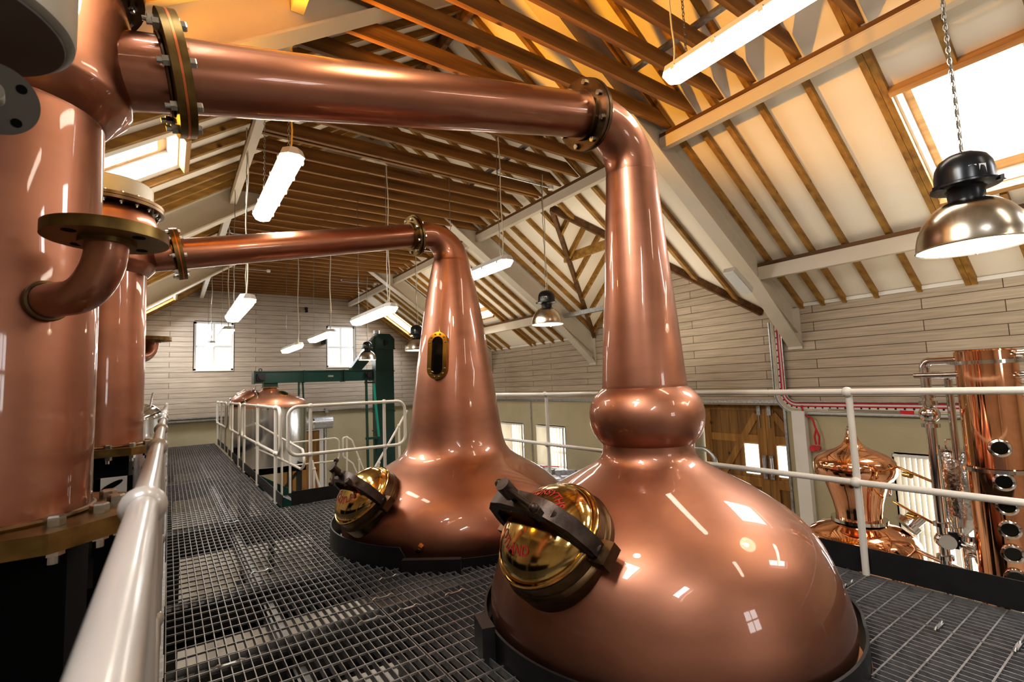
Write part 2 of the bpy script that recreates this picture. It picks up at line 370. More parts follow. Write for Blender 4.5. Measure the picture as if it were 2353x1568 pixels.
# vertical blinds drawn to the far side of each right-hand window
def blind(y0, y1, yopen, z0, z1, label):
    r = thing('vertical_blind', label, 'blind', (XR - .02, (y0 + y1) / 2, z1))
    build('head_rail', MB().lohi((XR - .05, y0, z1 - .03), (XR - .012, y1, z1)), 'white', r, smooth=False)
    s = MB(); n = int((y1 - yopen) / .055)
    for k in range(n):
        y = y1 - .03 - k * .055
        s.bar((XR - .03, y, z0 + .02), (XR - .03, y, z1 - .03), .05, .003, (math.sin(.7), math.cos(.7), 0))
    k = 0
    y = yopen - .06
    while y > y0:
        s.bar((XR - .03, y, z0 + .02), (XR - .03, y, z1 - .03), .05, .003, (.12, .99, 0)); y -= .11
    build('slats', s, 'blind', r, smooth=False)
blind(8.42, 9.42, 8.95, -.717, .22, 'cream vertical blind half drawn on nearer window between the two big stills')
blind(9.99, 10.95, 10.4, -.70, .22, 'cream vertical blind on farther window beside the tall plain still neck')
blind(0.9, 2.33, 1.85, -1.25, .20, 'cream vertical blind behind the polished onion still and column pipes')

# ---- ceiling slopes with skylight openings (s = x), rafters, skylights
SKY_R = [(0.55, 1.37), (9.58, 10.40), (13.6, 14.36), (-2.6, -1.8)]  # last opening is unseen, added behind the viewpoint for fill daylight
SKY_L = [(5.28, 6.02), (13.66, 14.36), (.55, 1.37), (-2.6, -1.8)]  # last two openings are unseen, added for fill daylight
SX = 1.07                                                   # 5.16..6.23 mirrored
cz = 0.085                                                   # lining above rafter underside
def slope(side, skies, name):
    X = lambda d: XC + side * d
    d0, d1 = 0.0, XR - XC
    holes = [(a, b, 5.17 - XC, 6.24 - XC) for a, b in skies]
    mb = MB(); P = lambda y, d: (X(d), y, roof(X(d)) + cz)
    if side > 0:
        wall_grid(mb, [(YB, 3.80, d0, d1), (7.34, YE, d0, d1)], holes, P)
        # cut round the dormer valley
        A = (7.34, d1); B = (3.80, d1); T = (5.57, 4.76 - XC)
        mb.quad(P(3.8, d0), P(7.34, d0), P(*A), P(*T), P(*B))
    else:
        wall_grid(mb, [(YB, YE, d0, d1)], holes, P)
    return struct(name, mb, 'ceil')
slope(1, SKY_R, 'ceiling_right'); slope(-1, SKY_L, 'ceiling_left')
# dormer roof (two small slopes meeting at a ridge running outwards)
AP = V((4.76, 5.57, roof(4.76) + cz)); RZ = AP.z
mb = MB()
mb.quad(AP, (8.2, 5.57, RZ), (8.2, 3.80, EAVE + cz), (XR, 3.80, EAVE + cz)); mb.quad(AP, (XR, 7.34, EAVE + cz), (8.2, 7.34, EAVE + cz), (8.2, 5.57, RZ))
struct('ceiling_dormer', mb, 'ceil')

sky_names = {(1, 0): 'roof window in the right slope above the large bell lamp, nearest the camera', (1, 1): 'roof window seen just right of the farther still neck',
             (1, 2): 'roof window in the right slope near the far end wall', (-1, 0): 'roof window in the left slope above the farther column', (-1, 1): 'roof window low in the left slope near the far end wall'}
def skylight(side, i, y0, y1, n):
    X = lambda d: XC + side * d
    a, b = 5.17 - XC, 6.24 - XC
    nrm = V((side * SL, 0, 1)).normalized()
    P = lambda y, d, h: V((X(d), y, roof(X(d)) + cz)) + nrm * h
    H = .20
    f = MB()
    for d in (a, b): f.quad(P(y0, d, 0), P(y1, d, 0), P(y1, d, H), P(y0, d, H))
    for y in (y0, y1): f.quad(P(y, a, 0), P(y, b, 0), P(y, b, H), P(y, a, H))
    root = struct('window_%d' % n, f, 'white')
    g = MB()
    for (ya, yb, da, db) in ((y0, y1, a, a + .07), (y0, y1, b - .09, b), (y0, y0 + .06, a, b), (y1 - .06, y1, a, b)):
        p = [P(y, d, h) for y in (ya, yb) for d in (da, db) for h in (H - .03, H)]
        g.add(p, [(0, 1, 3, 2), (4, 6, 7, 5), (0, 4, 5, 1), (2, 3, 7, 6), (0, 2, 6, 4), (1, 5, 7, 3)])
    build('window_frame', g, 'pine', root, smooth=False)
    g = MB().quad(P(y0 + .06, a + .07, H - .01), P(y1 - .06, a + .07, H - .01), P(y1 - .06, b - .09, H - .01), P(y0 + .06, b - .09, H - .01))
    build('pane', g, 'glass', root, smooth=False)
    # timber header and sill trimmers
    t = MB()
    for d in (a - .03, b + .03): t.bar(P(y0 - .02, d, -.04), P(y1 + .02, d, -.04), .05, .11, nrm)
    build('trimmer', t, 'pine', root, smooth=False)
    # daylight through the glass
    L = bpy.data.lights.new('daylight', 'AREA'); L.shape = 'RECTANGLE'; L.size = .7; L.size_y = 1.15; L.energy = 60 if (side > 0 and y0 < 2) else 125; L.color = (0.93, 0.96, 1.0)
    o = bpy.data.objects.new('daylight', L); col.objects.link(o); o.location = P((y0 + y1) / 2, (a + b) / 2, H + .12)
    o.rotation_euler = (-nrm).to_track_quat('-Z', 'Y').to_euler()
for i, (a, b) in enumerate(SKY_R): skylight(1, i, a, b, 7 + i)
for i, (a, b) in enumerate(SKY_L): skylight(-1, i, a, b, 11 + i)

RY = [-3.3, -2.7, -1.75, -1.3, -.9, -.35, .05, .50, 1.415, 1.468, 1.90, 2.33, 2.69, 2.95, 3.22, 3.62, 4.0, 4.34, 4.66, 4.99, 5.38, 5.78, 6.17, 6.62, 6.92, 7.2, 7.66, 7.98, 8.32, 8.66, 9.0, 9.34, 9.50,
      10.44, 10.78, 11.09, 11.72, 12.05, 12.4, 12.75, 13.1, 13.54, 14.42, 14.68, 14.95]
def rafter(side, y, d0, d1, label, grp):
    X = lambda d: XC + side * d
    u = V((side * SL, 0, 1)).normalized()
    p = V((X(d0), y, roof(X(d0)))) + u * .034; q = V((X(d1), y, roof(X(d1)))) + u * .034
    solo('rafter', MB().bar(p, q, .05, .066, u), 'rafter', label, 'rafter', grp, smooth=False)
for side, sn, skies in ((1, 'right', SKY_R), (-1, 'left', SKY_L)):
    k = 0
    for y in RY:
        d1 = XR - XC + .06
        if side > 0 and 3.80 < y < 7.34: d1 = (4.76 - XC) + (XR - 4.76) * abs(y - 5.57) / 1.77
        if side < 0 and any(a - .02 < y < b + .02 for a, b in skies):
            rafter(side, y, 0.02, 5.12 - XC, 'pine rafter cut short above a roof window, %s along the left slope' % ORD[k], 'rafters of the left slope')
            rafter(side, y, 6.29 - XC, d1, 'short pine rafter below a roof window, %s along the left slope' % ORD[k], 'rafters of the left slope')
        else:
            rafter(side, y, 0.02, d1, 'pine rafter of the %s roof slope, %s counting from the near end' % (sn, ORD[k]), 'rafters of the %s slope' % sn)
        k += 1
rafter(1, .96, 0.02, 5.12 - XC, 'pine rafter stub above the nearest right roof window', 'rafters of the right slope')
rafter(1, .96, 6.29 - XC, XR - XC + .06, 'short pine rafter stub below the nearest right roof window', 'rafters of the right slope')
# dormer: valley timbers, jack rafters, collar
for y1, nm in ((3.80, 'near'), (7.34, 'far')):
    solo('valley_rafter', MB().bar(AP + V((0, 0, -.06)), (XR, y1, EAVE + .03), .06, .10), 'plate', 'dark sloping valley timber on the %s side of the right gable' % nm, 'valley timber', 'gable valleys')
for k in range(6):
    x = 5.15 + k * .40
    f = (x - 4.76) / (XR - 4.76)
    yb = 5.57 + 1.77 * min(1, f)
    zb = RZ - (RZ - EAVE - cz) * (yb - 5.57) / 1.77
    for sg, nm in ((1, 'far'), (-1, 'near')):
        yy = 5.57 + sg * (yb - 5.57)
        solo('jack_rafter', MB().bar((x, 5.57, RZ - .05), (x, yy, zb - .05), .05, .09), 'rafter', 'short pine rafter on the %s pitch of the right gable, %s from the hall' % (nm, ORD[k]), 'rafter', 'jack rafters of the gable')
solo('collar_beam', MB().lohi((5.6, 4.9, 3.30), (5.66, 6.3, 3.44)), 'rafter', 'short pine collar across the right gable roof', 'beam')
solo('ridge_beam', MB().lohi((XC - .03, YB, roof(XC) - .12), (XC + .03, YE, roof(XC) + .06)), 'joist', 'dark timber ridge board along the top of the roof', 'beam')

# ---- steel purlins (box beams) with timber plates, portals
PY = [3.35, 7.40, 11.40]
def purlin(x, zb, zt, side, y0, y1, label):
    r = thing('purlin_beam', label, 'steel beam', (x, y0, zb), 'cream steel purlins')
    b = MB().lohi((x - side * .08, y0, zb), (x, y1, zt))
    b.lohi((x - side * .085, y0, zt - .012), (x, y1, zt))
    build('steel_section', b, 'beam', r, smooth=False)
    build('timber_plate', MB().lohi((x - side * .075, y0, zt + .002), (x - side * .005, y1, zt + .05)), 'plate', r, smooth=False)
bays = [(YB, 3.338), (3.362, 7.388), (7.412, 11.388), (11.412, YE)]
bn = ['in the nearest bay', 'in the second bay from the camera', 'in the third bay', 'in the bay against the end wall']
for k, (a, b) in enumerate(bays):
    purlin(4.57, 3.80, 3.925, 1, a, b, 'upper cream steel purlin of the right slope %s' % bn[k])
    purlin(2 * XC - 4.57, 3.80, 3.925, -1, a, b, 'upper cream steel purlin of the left slope %s' % bn[k])
    if k != 1:
        purlin(6.46, 2.475, 2.645, 1, a, b, 'lower cream steel purlin of the right slope %s' % bn[k])
    purlin(2 * XC - 6.46, 2.475, 2.645, -1, a, b, 'lower cream steel purlin of the left slope %s' % bn[k])
solo('purlin_stub', MB().lohi((6.42, 5.2, 2.50), (6.50, 7.31, 2.58)), 'galv', 'grey steel tie crossing the gable behind the bell lamp', 'steel beam')

def portal(y, k):
    r = thing('portal_frame', 'cream steel portal frame %s' % ('nearest the camera, over the large still' , 'second from the camera, beyond the smaller still', 'farthest, before the end wall')[k], 'steel frame', (XC, y, EAVE), 'portal frames')
    for side in (1, -1):
        X = lambda d: XC + side * d
        D = XR - XC - .02
        tp = lambda d: roof(X(d)) + .03
        bt = lambda d: roof(X(d)) - .37
        def foot(d): return (X(d), y, bt(d))
        # web: tapers into a deeper haunch at the wall
        hd = D - 1.0
        web = [(X(0), y - .008, tp(0)), (X(D), y - .008, tp(D)), (X(D), y - .008, EAVE - .52), (X(hd), y - .008, bt(hd)), (X(0), y - .008, bt(0))]
        m = MB().prism(web, (0, .016, 0))
        n = V((side * SL, 0, 1)).normalized()
        m.bar((X(0), y, tp(0)), (X(D), y, tp(D)), .19, .018, n)
        m.bar((X(0), y, bt(0)), (X(hd), y, bt(hd)), .19, .018, n)
        m.bar((X(hd), y, bt(hd)), (X(D), y, EAVE - .52), .19, .018, n)
        m.lohi((X(D) - .012, y - .095, EAVE - .56), (X(D) + .012, y + .095, EAVE + .02))
        # middle flange where the haunch meets the rafter
        m.bar((X(hd), y, bt(hd) + .03), (X(D), y, EAVE - .33), .12, .014, n)
        fixn(build('rafter_arm', m, 'beam', r, smooth=False))
for k, y in enumerate(PY): portal(y, k)

# ---- timber ties across the hall
JY = [.5, .93, 1.36, 1.84, 2.25, 2.58, 2.90, 3.22, 3.60, 3.96, 4.34, 4.71, 5.07, 5.50, 5.585, 5.99, 6.33, 6.69, 7.03, 7.36, 7.70, 8.05, 8.4, 8.75, 9.1, 9.45, 9.8, 10.15, 10.5,
      10.85, 11.2, 11.6, 11.95, 12.3, 12.65, 13.0, 13.35, 13.7, 14.05, 14.4, 14.75, 15.0]
for k, y in enumerate(JY):
    zb, zt = 4.005, 4.152
    xa = XC + (5.347 - zb) / SL - .02; xb = XC + (5.347 - zt) / SL - .02
    poly = [(2 * XC - xa, y - .024, zb), (xa, y - .024, zb), (xb, y - .024, zt), (2 * XC - xb, y - .024, zt)]
    o = solo('tie_joist', MB().prism(poly, (0, .045, 0)), 'joist', 'dark timber tie joist across the roof, %s counting from the near end' % ORD[k], 'joist', 'ceiling tie joists', smooth=False)
    fixn(o)

# steel angle braces above the ties
for k, y in enumerate((1.2, 5.2)):
    solo('steel_angle', MB().lohi((3.55, y - 1.6, 4.155), (3.61, y + 1.8, 4.19)), 'galv', 'thin grey steel strap laid over the tie joists, %s' % ('nearer one' if k == 0 else 'farther one'), 'steel strap')

# ------------------------------------------------------------------ walkway deck: bar grating panels
H_F = V((2.135, 1.795, 0)); H_S = V((2.16, 4.015, 0))
HOLES = [(H_F, .915), (H_S, 1.09)]
def cut(line_u, lo, hi, along_y):
    """segments of a bar at fixed u, from lo to hi, outside the kerb circles"""
    seg = [(lo, hi)]
    for c, r in HOLES:
        cu, cv = (c.x, c.y) if along_y else (c.y, c.x)
        d = r * r - (line_u - cu) ** 2
        if d <= 0: continue
        d = math.sqrt(d); ns = []
        for a, b in seg:
            if cv + d <= a or cv - d >= b: ns.append((a, b)); continue
            if a < cv - d: ns.append((a, cv - d))
            if cv + d < b: ns.append((cv + d, b))
        seg = ns
    return [s for s in seg if s[1] - s[0] > .01]
def panel(x0, x1, y0, y1, label):
    m = MB(); n = max(2, round((x1 - x0) / .0415)); g = .006
    for i in range(n + 1):
        x = x0 + g + (x1 - x0 - 2 * g) * i / n
        for a, b in cut(x, y0 + g, y1 - g, True): m.lohi((x - .0022, a, -.032), (x + .0022, b, 0))
    ny = max(2, round((y1 - y0) / .1016))
    for j in range(ny + 1):
        y = y0 + g + (y1 - y0 - 2 * g) * j / ny
        e = j in (0, ny)
        for a, b in cut(y, x0 + g, x1 - g, False):
            if e: m.lohi((a, y - .0022, -.032), (b, y + .0022, 0))
            else: m.lohi((a, y - .0036, -.008), (b, y + .0036, .001))
    if m.v: solo('floor_grating', m, 'grate', label, 'floor grating', 'deck grating panels', loc=((x0 + x1) / 2, (y0 + y1) / 2, -.032), smooth=False)
wy = [-1.2, -.2, 2.81, 5.69, 8.83, 11.85, 14.95]
wn = ['behind the lens', 'at the very front beside the near handrail', 'beside the large still', 'just past the railing corner', 'beside the steel mash vessel railing', 'at the end wall']
for i in range(6): panel(0.005, 1.0, wy[i], wy[i + 1], 'steel walkway grating panel ' + wn[i])
py = [-1.2, -.2, 2.81, 5.88]
for xi, (a, b) in enumerate(((1.0, 2.0), (2.0, 3.0), (3.0, 3.49))):
    for j in range(3):
        panel(a, b, py[j], py[j + 1], 'steel platform grating panel %s, %s' % (('next to the walkway', 'in the middle row', 'along the right kick plate')[xi],
              ('nearest the camera', 'around the large still', 'around the smaller still')[j]))
# grating clips
CL = [(0.25, 2.70), (0.9, 2.70), (1.06, 2.93), (1.12, 2.70), (1.42, 2.71), (1.2, 3.2), (.55, 3.9), (.52, 5.55), (3.24, 1.32), (3.02, .86), (3.05, .60)]
for k, (x, y) in enumerate(CL):
    m = MB()
    for s in (-1, 1): m.tube(fillet([(x + s * .045 - .02, y, .004), (x + s * .045, y, .014), (x + s * .045 + .02, y, .004)], .01), .005, 6)
    m.lohi((x - .045, y - .008, .003), (x + .045, y + .008, .008))
    solo('grating_clip', m, 'galv', 'small galvanised clip on the deck grating, %s from the left rail' % ORD[k], 'grating clip', 'grating clips')

# deck edges and support beams (black I sections under the deck)
def ibeam(p, q, w, h, label, m='kick'):
    p = V(p); q = V(q); b = MB().bar(p, q, .012, h); up = V((0, 0, 1))
    b.bar(p + up * h / 2, q + up * h / 2, w, .014); b.bar(p - up * h / 2, q - up * h / 2, w, .014)
    solo('deck_beam', b, m, label, 'steel beam', 'black deck beams', smooth=False)
for y, t in ((.6, 'under the front of the deck'), (2.81, 'under the deck joint by the large still'), (3.75, 'under the deck between the stills'), (5.72, 'under the deck at the railing corner')):
    ibeam((0, y, -.16), (3.5, y, -.16), .12, .22, 'black steel beam ' + t)
for y in (8.83, 11.85): ibeam((0, y, -.16), (1.04, y, -.16), .12, .22, 'black steel beam under the walkway %s' % ('beside the mash vessel' if y > 10 else 'past the railing corner'))
ibeam((.55, -1, -.17), (.55, 14.9, -.17), .06, .10, 'grey steel runner along the middle under the walkway grating', 'galv')
ibeam((1.55, 2.9, -.17), (1.55, 5.6, -.17), .06, .10, 'black steel runner under the platform beside the smaller still')
for x, y in ((.06, 2.81), (3.44, 2.81), (.06, 5.72), (3.44, 5.72), (1.0, 8.83), (1.0, 11.85), (.06, 11.85)):
    m = MB().lohi((x - .05, y - .05, GZ), (x + .05, y + .05, -.28)); m.lohi((x - .1, y - .1, GZ), (x + .1, y + .1, GZ + .015))
    solo('deck_post', m, 'kick', 'black steel deck post on the ground floor, %s edge, %s' % ('left' if x < .5 else 'right', {2.81: 'by the large still', 5.72: 'by the railing corner', 8.83: 'before the mash vessel', 11.85: 'beside the mash vessel'}[y]), 'post', 'deck posts', smooth=False)

def kick(p, q, label, h=.15):
    solo('kick_plate', MB().bar(V(p) + V((0, 0, h / 2)), V(q) + V((0, 0, h / 2)), .008, h), 'kick', label, 'kick plate', smooth=False)
kick((3.505, -1.2, 0), (3.505, 5.9, 0), 'long black kick plate along the right edge of the platform', .15)
kick((1.12, 5.90, 0), (3.50, 5.90, 0), 'black kick plate under the return railing by the stairs')
kick((1.045, 5.96, -.02), (1.045, 11.9, -.02), 'black kick plate along the right edge of the walkway', .13)
kick((1.045, 12.15, 0), (1.045, 14.9, 0), 'short black kick plate at the far end of the walkway', .13)
solo('deck_edge', MB().lohi((-.012, -1.2, -.20), (.002, 14.95, .012)), 'galv', 'thin grey steel edge strip under the left handrail', 'edge strip', smooth=False)

# ------------------------------------------------------------------ handrails
def rail_set(label, posts, rails, balls, zmid=.55, r=.0195, br=.031, foot=0.0, group='cream tubular railings', loc=None, rm='rail'):
    t = thing('railing', label, 'railing', loc or (posts[0][0], posts[0][1], foot), group)
    for (x, y, z0, z1) in posts: build('post', MB().cyl((x, y, z0), (x, y, z1), r, n=16), rm, t)
    for pts in rails: build('rail', MB().tube(pts, r, 16), rm, t)
    for b in balls: build('ball_joint', MB().sphere(b, br, 20), rm, t)
    return t
# left rail, right in front of the camera
ly = [-.15, .937, 2.02, 3.11, 4.2, 5.3, 6.4, 7.5, 8.6, 9.7, 10.8, 11.9, 13.0, 14.1, 14.85]
X0 = -.028; ZT = 1.068
rail_set('cream tubular handrail running away from the camera along the left edge of the walkway', [(X0, y, -.15, ZT) for y in ly],
         [[(X0, -.6, ZT), (X0, 14.9, ZT)], [(X0, -.6, .52), (X0, 14.9, .52)]], [(X0, y, z) for y in ly for z in (ZT, .52)], foot=-.15, rm='rail_shade')
X1 = 3.45
ry = [-.19, 1.314, 2.81, 4.306, 5.8]
rail_set('cream tubular railing along the right edge of the platform behind the stills', [(X1 + .02, y, .0, 1.10) for y in ry],
         [[(X1, -1.2, 1.1), (X1, 5.85, 1.1)], [(X1, -1.2, .55), (X1, 5.85, .55)]], [(X1, y, z) for y in ry for z in (1.1, .55)])
def loop(a, b, z0, z1, f):   # rounded rectangle between u=a..b ; f(u,z)
    return fillet([f((a + b) / 2, z1), f(b, z1), f(b, z0), f(a, z0), f(a, z1), f((a + b) / 2 - .001, z1)], .11)
fr = lambda u, z: (u, 5.92, z)
rail_set('cream railing with rounded corners across the platform end, left of the farther still', [(x, 5.92, .0, 1.07) for x in (1.325, 2.19)],
         [loop(1.09, 2.46, .53, 1.07, fr)], [(x, 5.92, z) for x in (1.325, 2.19) for z in (.53, 1.07)])
fw = lambda u, z: (1.04, u, z)
rail_set('cream railing on the right of the walkway, section nearest the corner', [(1.04, y, -.05, 1.06) for y in (6.38, 7.82, 9.31)],
         [loop(6.10, 9.62, .53, 1.06, fw)], [(1.04, y, z) for y in (6.38, 7.82, 9.31) for z in (.53, 1.06)])
rail_set('cream railing on the right of the walkway, middle section before the copper dome', [(1.04, y, -.05, 1.06) for y in (10.05, 11.16)],
         [loop(9.82, 11.6, .53, 1.06, fw)], [(1.04, y, z) for y in (10.05, 11.16) for z in (.53, 1.06)])
rail_set('short cream railing at the far end of the walkway', [(1.04, y, .0, 1.06) for y in (12.6, 13.6, 14.65)],
         [loop(12.25, 14.9, .53, 1.06, fw)], [(1.04, y, z) for y in (12.6, 13.6, 14.65) for z in (.53, 1.06)])
# stairs down from the far side of the platform to a landing
s1 = [(1.45, y, z) for y, z in ((11.2, .64), (8.66, .54), (7.75, .51), (6.9, .48), (6.78, .30), (7.0, .22), (8.58, .2), (11.2, .14))]
rail_set('white landing rail sloping beside the steel mash vessel', [(1.45, 11.0, -.55, .63), (1.45, 8.35, -.6, .53), (1.45, 7.72, -.2, .51)], [fillet(s1, .09)],
         [(1.45, y, z) for y, z in ((11.0, .63), (7.75, .51), (8.35, .21))], r=.017, br=.027, foot=-.6)
s2 = [(x, 9.0, z) for x, z in ((1.70, .385), (2.495, .40), (2.495, 0.0), (1.70, .01))]
rail_set('white landing rail in front of the cream plaster wall', [(2.266, 9.0, -.7, .40)], [fillet(s2, .09)], [(2.266, 9.0, z) for z in (.4, .0)], r=.014, br=.022, foot=-.7)
s3 = [(x, 9.0, z) for x, z in ((2.97, -.338), (2.72, .33), (2.63, .396), (2.565, .39), (2.565, .06), (2.734, -.086), (2.90, -.5))]
rail_set('white stair rail bending steeply down beside the green elevator legs', [(2.63, 9.0, -.6, .396), (2.85, 9.0, -.7, -.03)], [fillet(s3, .05)], [(2.63, 9.0, .39), (2.85, 9.0, -.03)], r=.017, br=.025, foot=-.7)
s4 = [(2.45, 7.5, -.25), (2.587, 7.5, -.012), (3.014, 7.5, .64), (3.16, 7.5, .87)]
rail_set('cream stair rail climbing behind the return railing corner', [(2.673, 7.5, -.9, .10), (3.014, 7.5, -.5, .64)], [s4], [(2.673, 7.5, .10), (3.014, 7.5, .64)], r=.019, br=.030, foot=-.9)
s5 = [(1.70, 7.5, .25), (1.722, 7.5, .14), (1.815, 7.5, -.19), (1.98, 7.5, -.75)]
rail_set('short white stair rail dropping below the return railing', [(1.727, 7.5, -.75, .13)], [s5], [(1.727, 7.5, .13)], r=.016, br=.024, foot=-.75)
st = thing('staircase', 'dark green steel staircase below the return railing', 'stairs', (1.5, 7.7, GZ))
build('stringer', MB().bar((1.10, 8.4, -.12), (1.9, 8.4, -.62), .02, .26), 'green', st, smooth=False)
build('stringer', MB().bar((1.12, 7.2, -.2), (2.0, 7.2, -.78), .02, .26), 'green', st, smooth=False)
for k in range(6): build('tread', MB().lohi((1.16 + k * .16, 7.2, -.26 - k * .11), (1.38 + k * .16, 8.4, -.24 - k * .11)), 'grate', st, smooth=False)
build('support', MB().lohi((1.9, 7.2, GZ), (1.98, 8.4, -.6)), 'kick', st, smooth=False)
st2 = thing('landing', 'black steel landing floor under the white landing rails', 'landing', (2.2, 9.3, GZ))
build('deck', MB().lohi((1.3, 8.7, -.72), (3.2, 10.0, -.66)), 'kick', st2, smooth=False)
for x in (1.4, 3.1): build('post', MB().lohi((x - .04, 8.9, GZ), (x + .04, 8.98, -.72)), 'kick', st2, smooth=False)

# ------------------------------------------------------------------ the two big pot stills
FPOT = [(.30, -.62), (.62, -.56), (.78, -.40), (.84, -.2), (.862, 0), (.873, .05), (.878, .1), (.873, .16), (.856, .22), (.838, .28), (.812, .35), (.785, .41), (.755, .46), (.712, .51),
        (.655, .56), (.59, .605), (.515, .655), (.41, .712), (.335, .753), (.283, .785), (.255, .81), (.243, .835), (.240, .86), (.241, .885)]
FBALL = [(.241, .885), (.250, .893), (.268, .915), (.287, .945), (.300, .985), (.305, 1.025), (.304, 1.06), (.296, 1.095), (.281, 1.128), (.260, 1.155), (.238, 1.175), (.226, 1.183), (.226, 1.195)]
FNECK = [(.2245, 1.195), (.221, 1.25), (.212, 1.38), (.200, 1.55), (.186, 1.72), (.173, 1.9), (.160, 2.1), (.148, 2.25), (.140, 2.385)]
SPOT = [(.35, -.62), (.75, -.55), (.92, -.38), (.97, -.18), (.985, 0), (.997, .06), (1.0, .12), (.985, .2), (.95, .275), (.885, .36), (.81, .425), (.725, .486), (.63, .54), (.54, .592), (.487, .635), (.455, .68), (.436, .73), (.423, .79), (.412, .86)]
SNECK = [(.412, .86), (.39, 1.02), (.36, 1.25), (.333, 1.45), (.308, 1.62), (.283, 1.8), (.262, 1.93), (.232, 2.1), (.204, 2.24), (.172, 2.385)]

def prof_at(P, z):
    for (a, b), (c, d) in zip(P, P[1:]):
        if b <= z <= d: return a + (c - a) * (z - b) / (d - b)

def text_mesh(body, size):
    cu = bpy.data.curves.new('t', 'FONT'); cu.body = body; cu.size = size; cu.extrude = 0; cu.offset = size * .018; cu.align_x = 'CENTER'
    o = bpy.data.objects.new('t', cu); col.objects.link(o)
    dg = bpy.context.evaluated_depsgraph_get(); me = bpy.data.meshes.new_from_object(o.evaluated_get(dg))
    vs = [V(v.co) for v in me.vertices]; fs = [tuple(p.vertices) for p in me.polygons]
    bpy.data.objects.remove(o); bpy.data.curves.remove(cu); bpy.data.meshes.remove(me)
    return vs, fs

def elbow(mb, c, ztop_axis, zs, xf, zf, r0, r1, n=28):
    R = .27
    pts = fillet([V((c.x, c.y, zs)), V((c.x, c.y, ztop_axis)), V((xf, c.y, zf))], .30, 18, lim=.97)
    rs = [r0 + (r1 - r0) * min(1, i / (len(pts) - 1) * 1.4) for i in range(len(pts))]
    mb.tube(pts, rs, n, cap=False); return mb

def flange(parent, o, axis, r0, r1, t, nb, bsize, m='brass_old', name='flange', collar=None, phase=.2, nut=False, bm='zinc'):
    f = MB().ring(o, axis, r0, r1, t)
    if collar: f.ring(V(o) + V(axis).normalized() * collar, axis, r0, r0 + .018, abs(collar) * 1.6, 40)
    fo = build(name, f, m, parent)
    bolts(fo, o, axis, (r1 + r0) / 2 + (r1 - r0) * .12, nb, bsize, bm, t, phase, nut)
    return fo

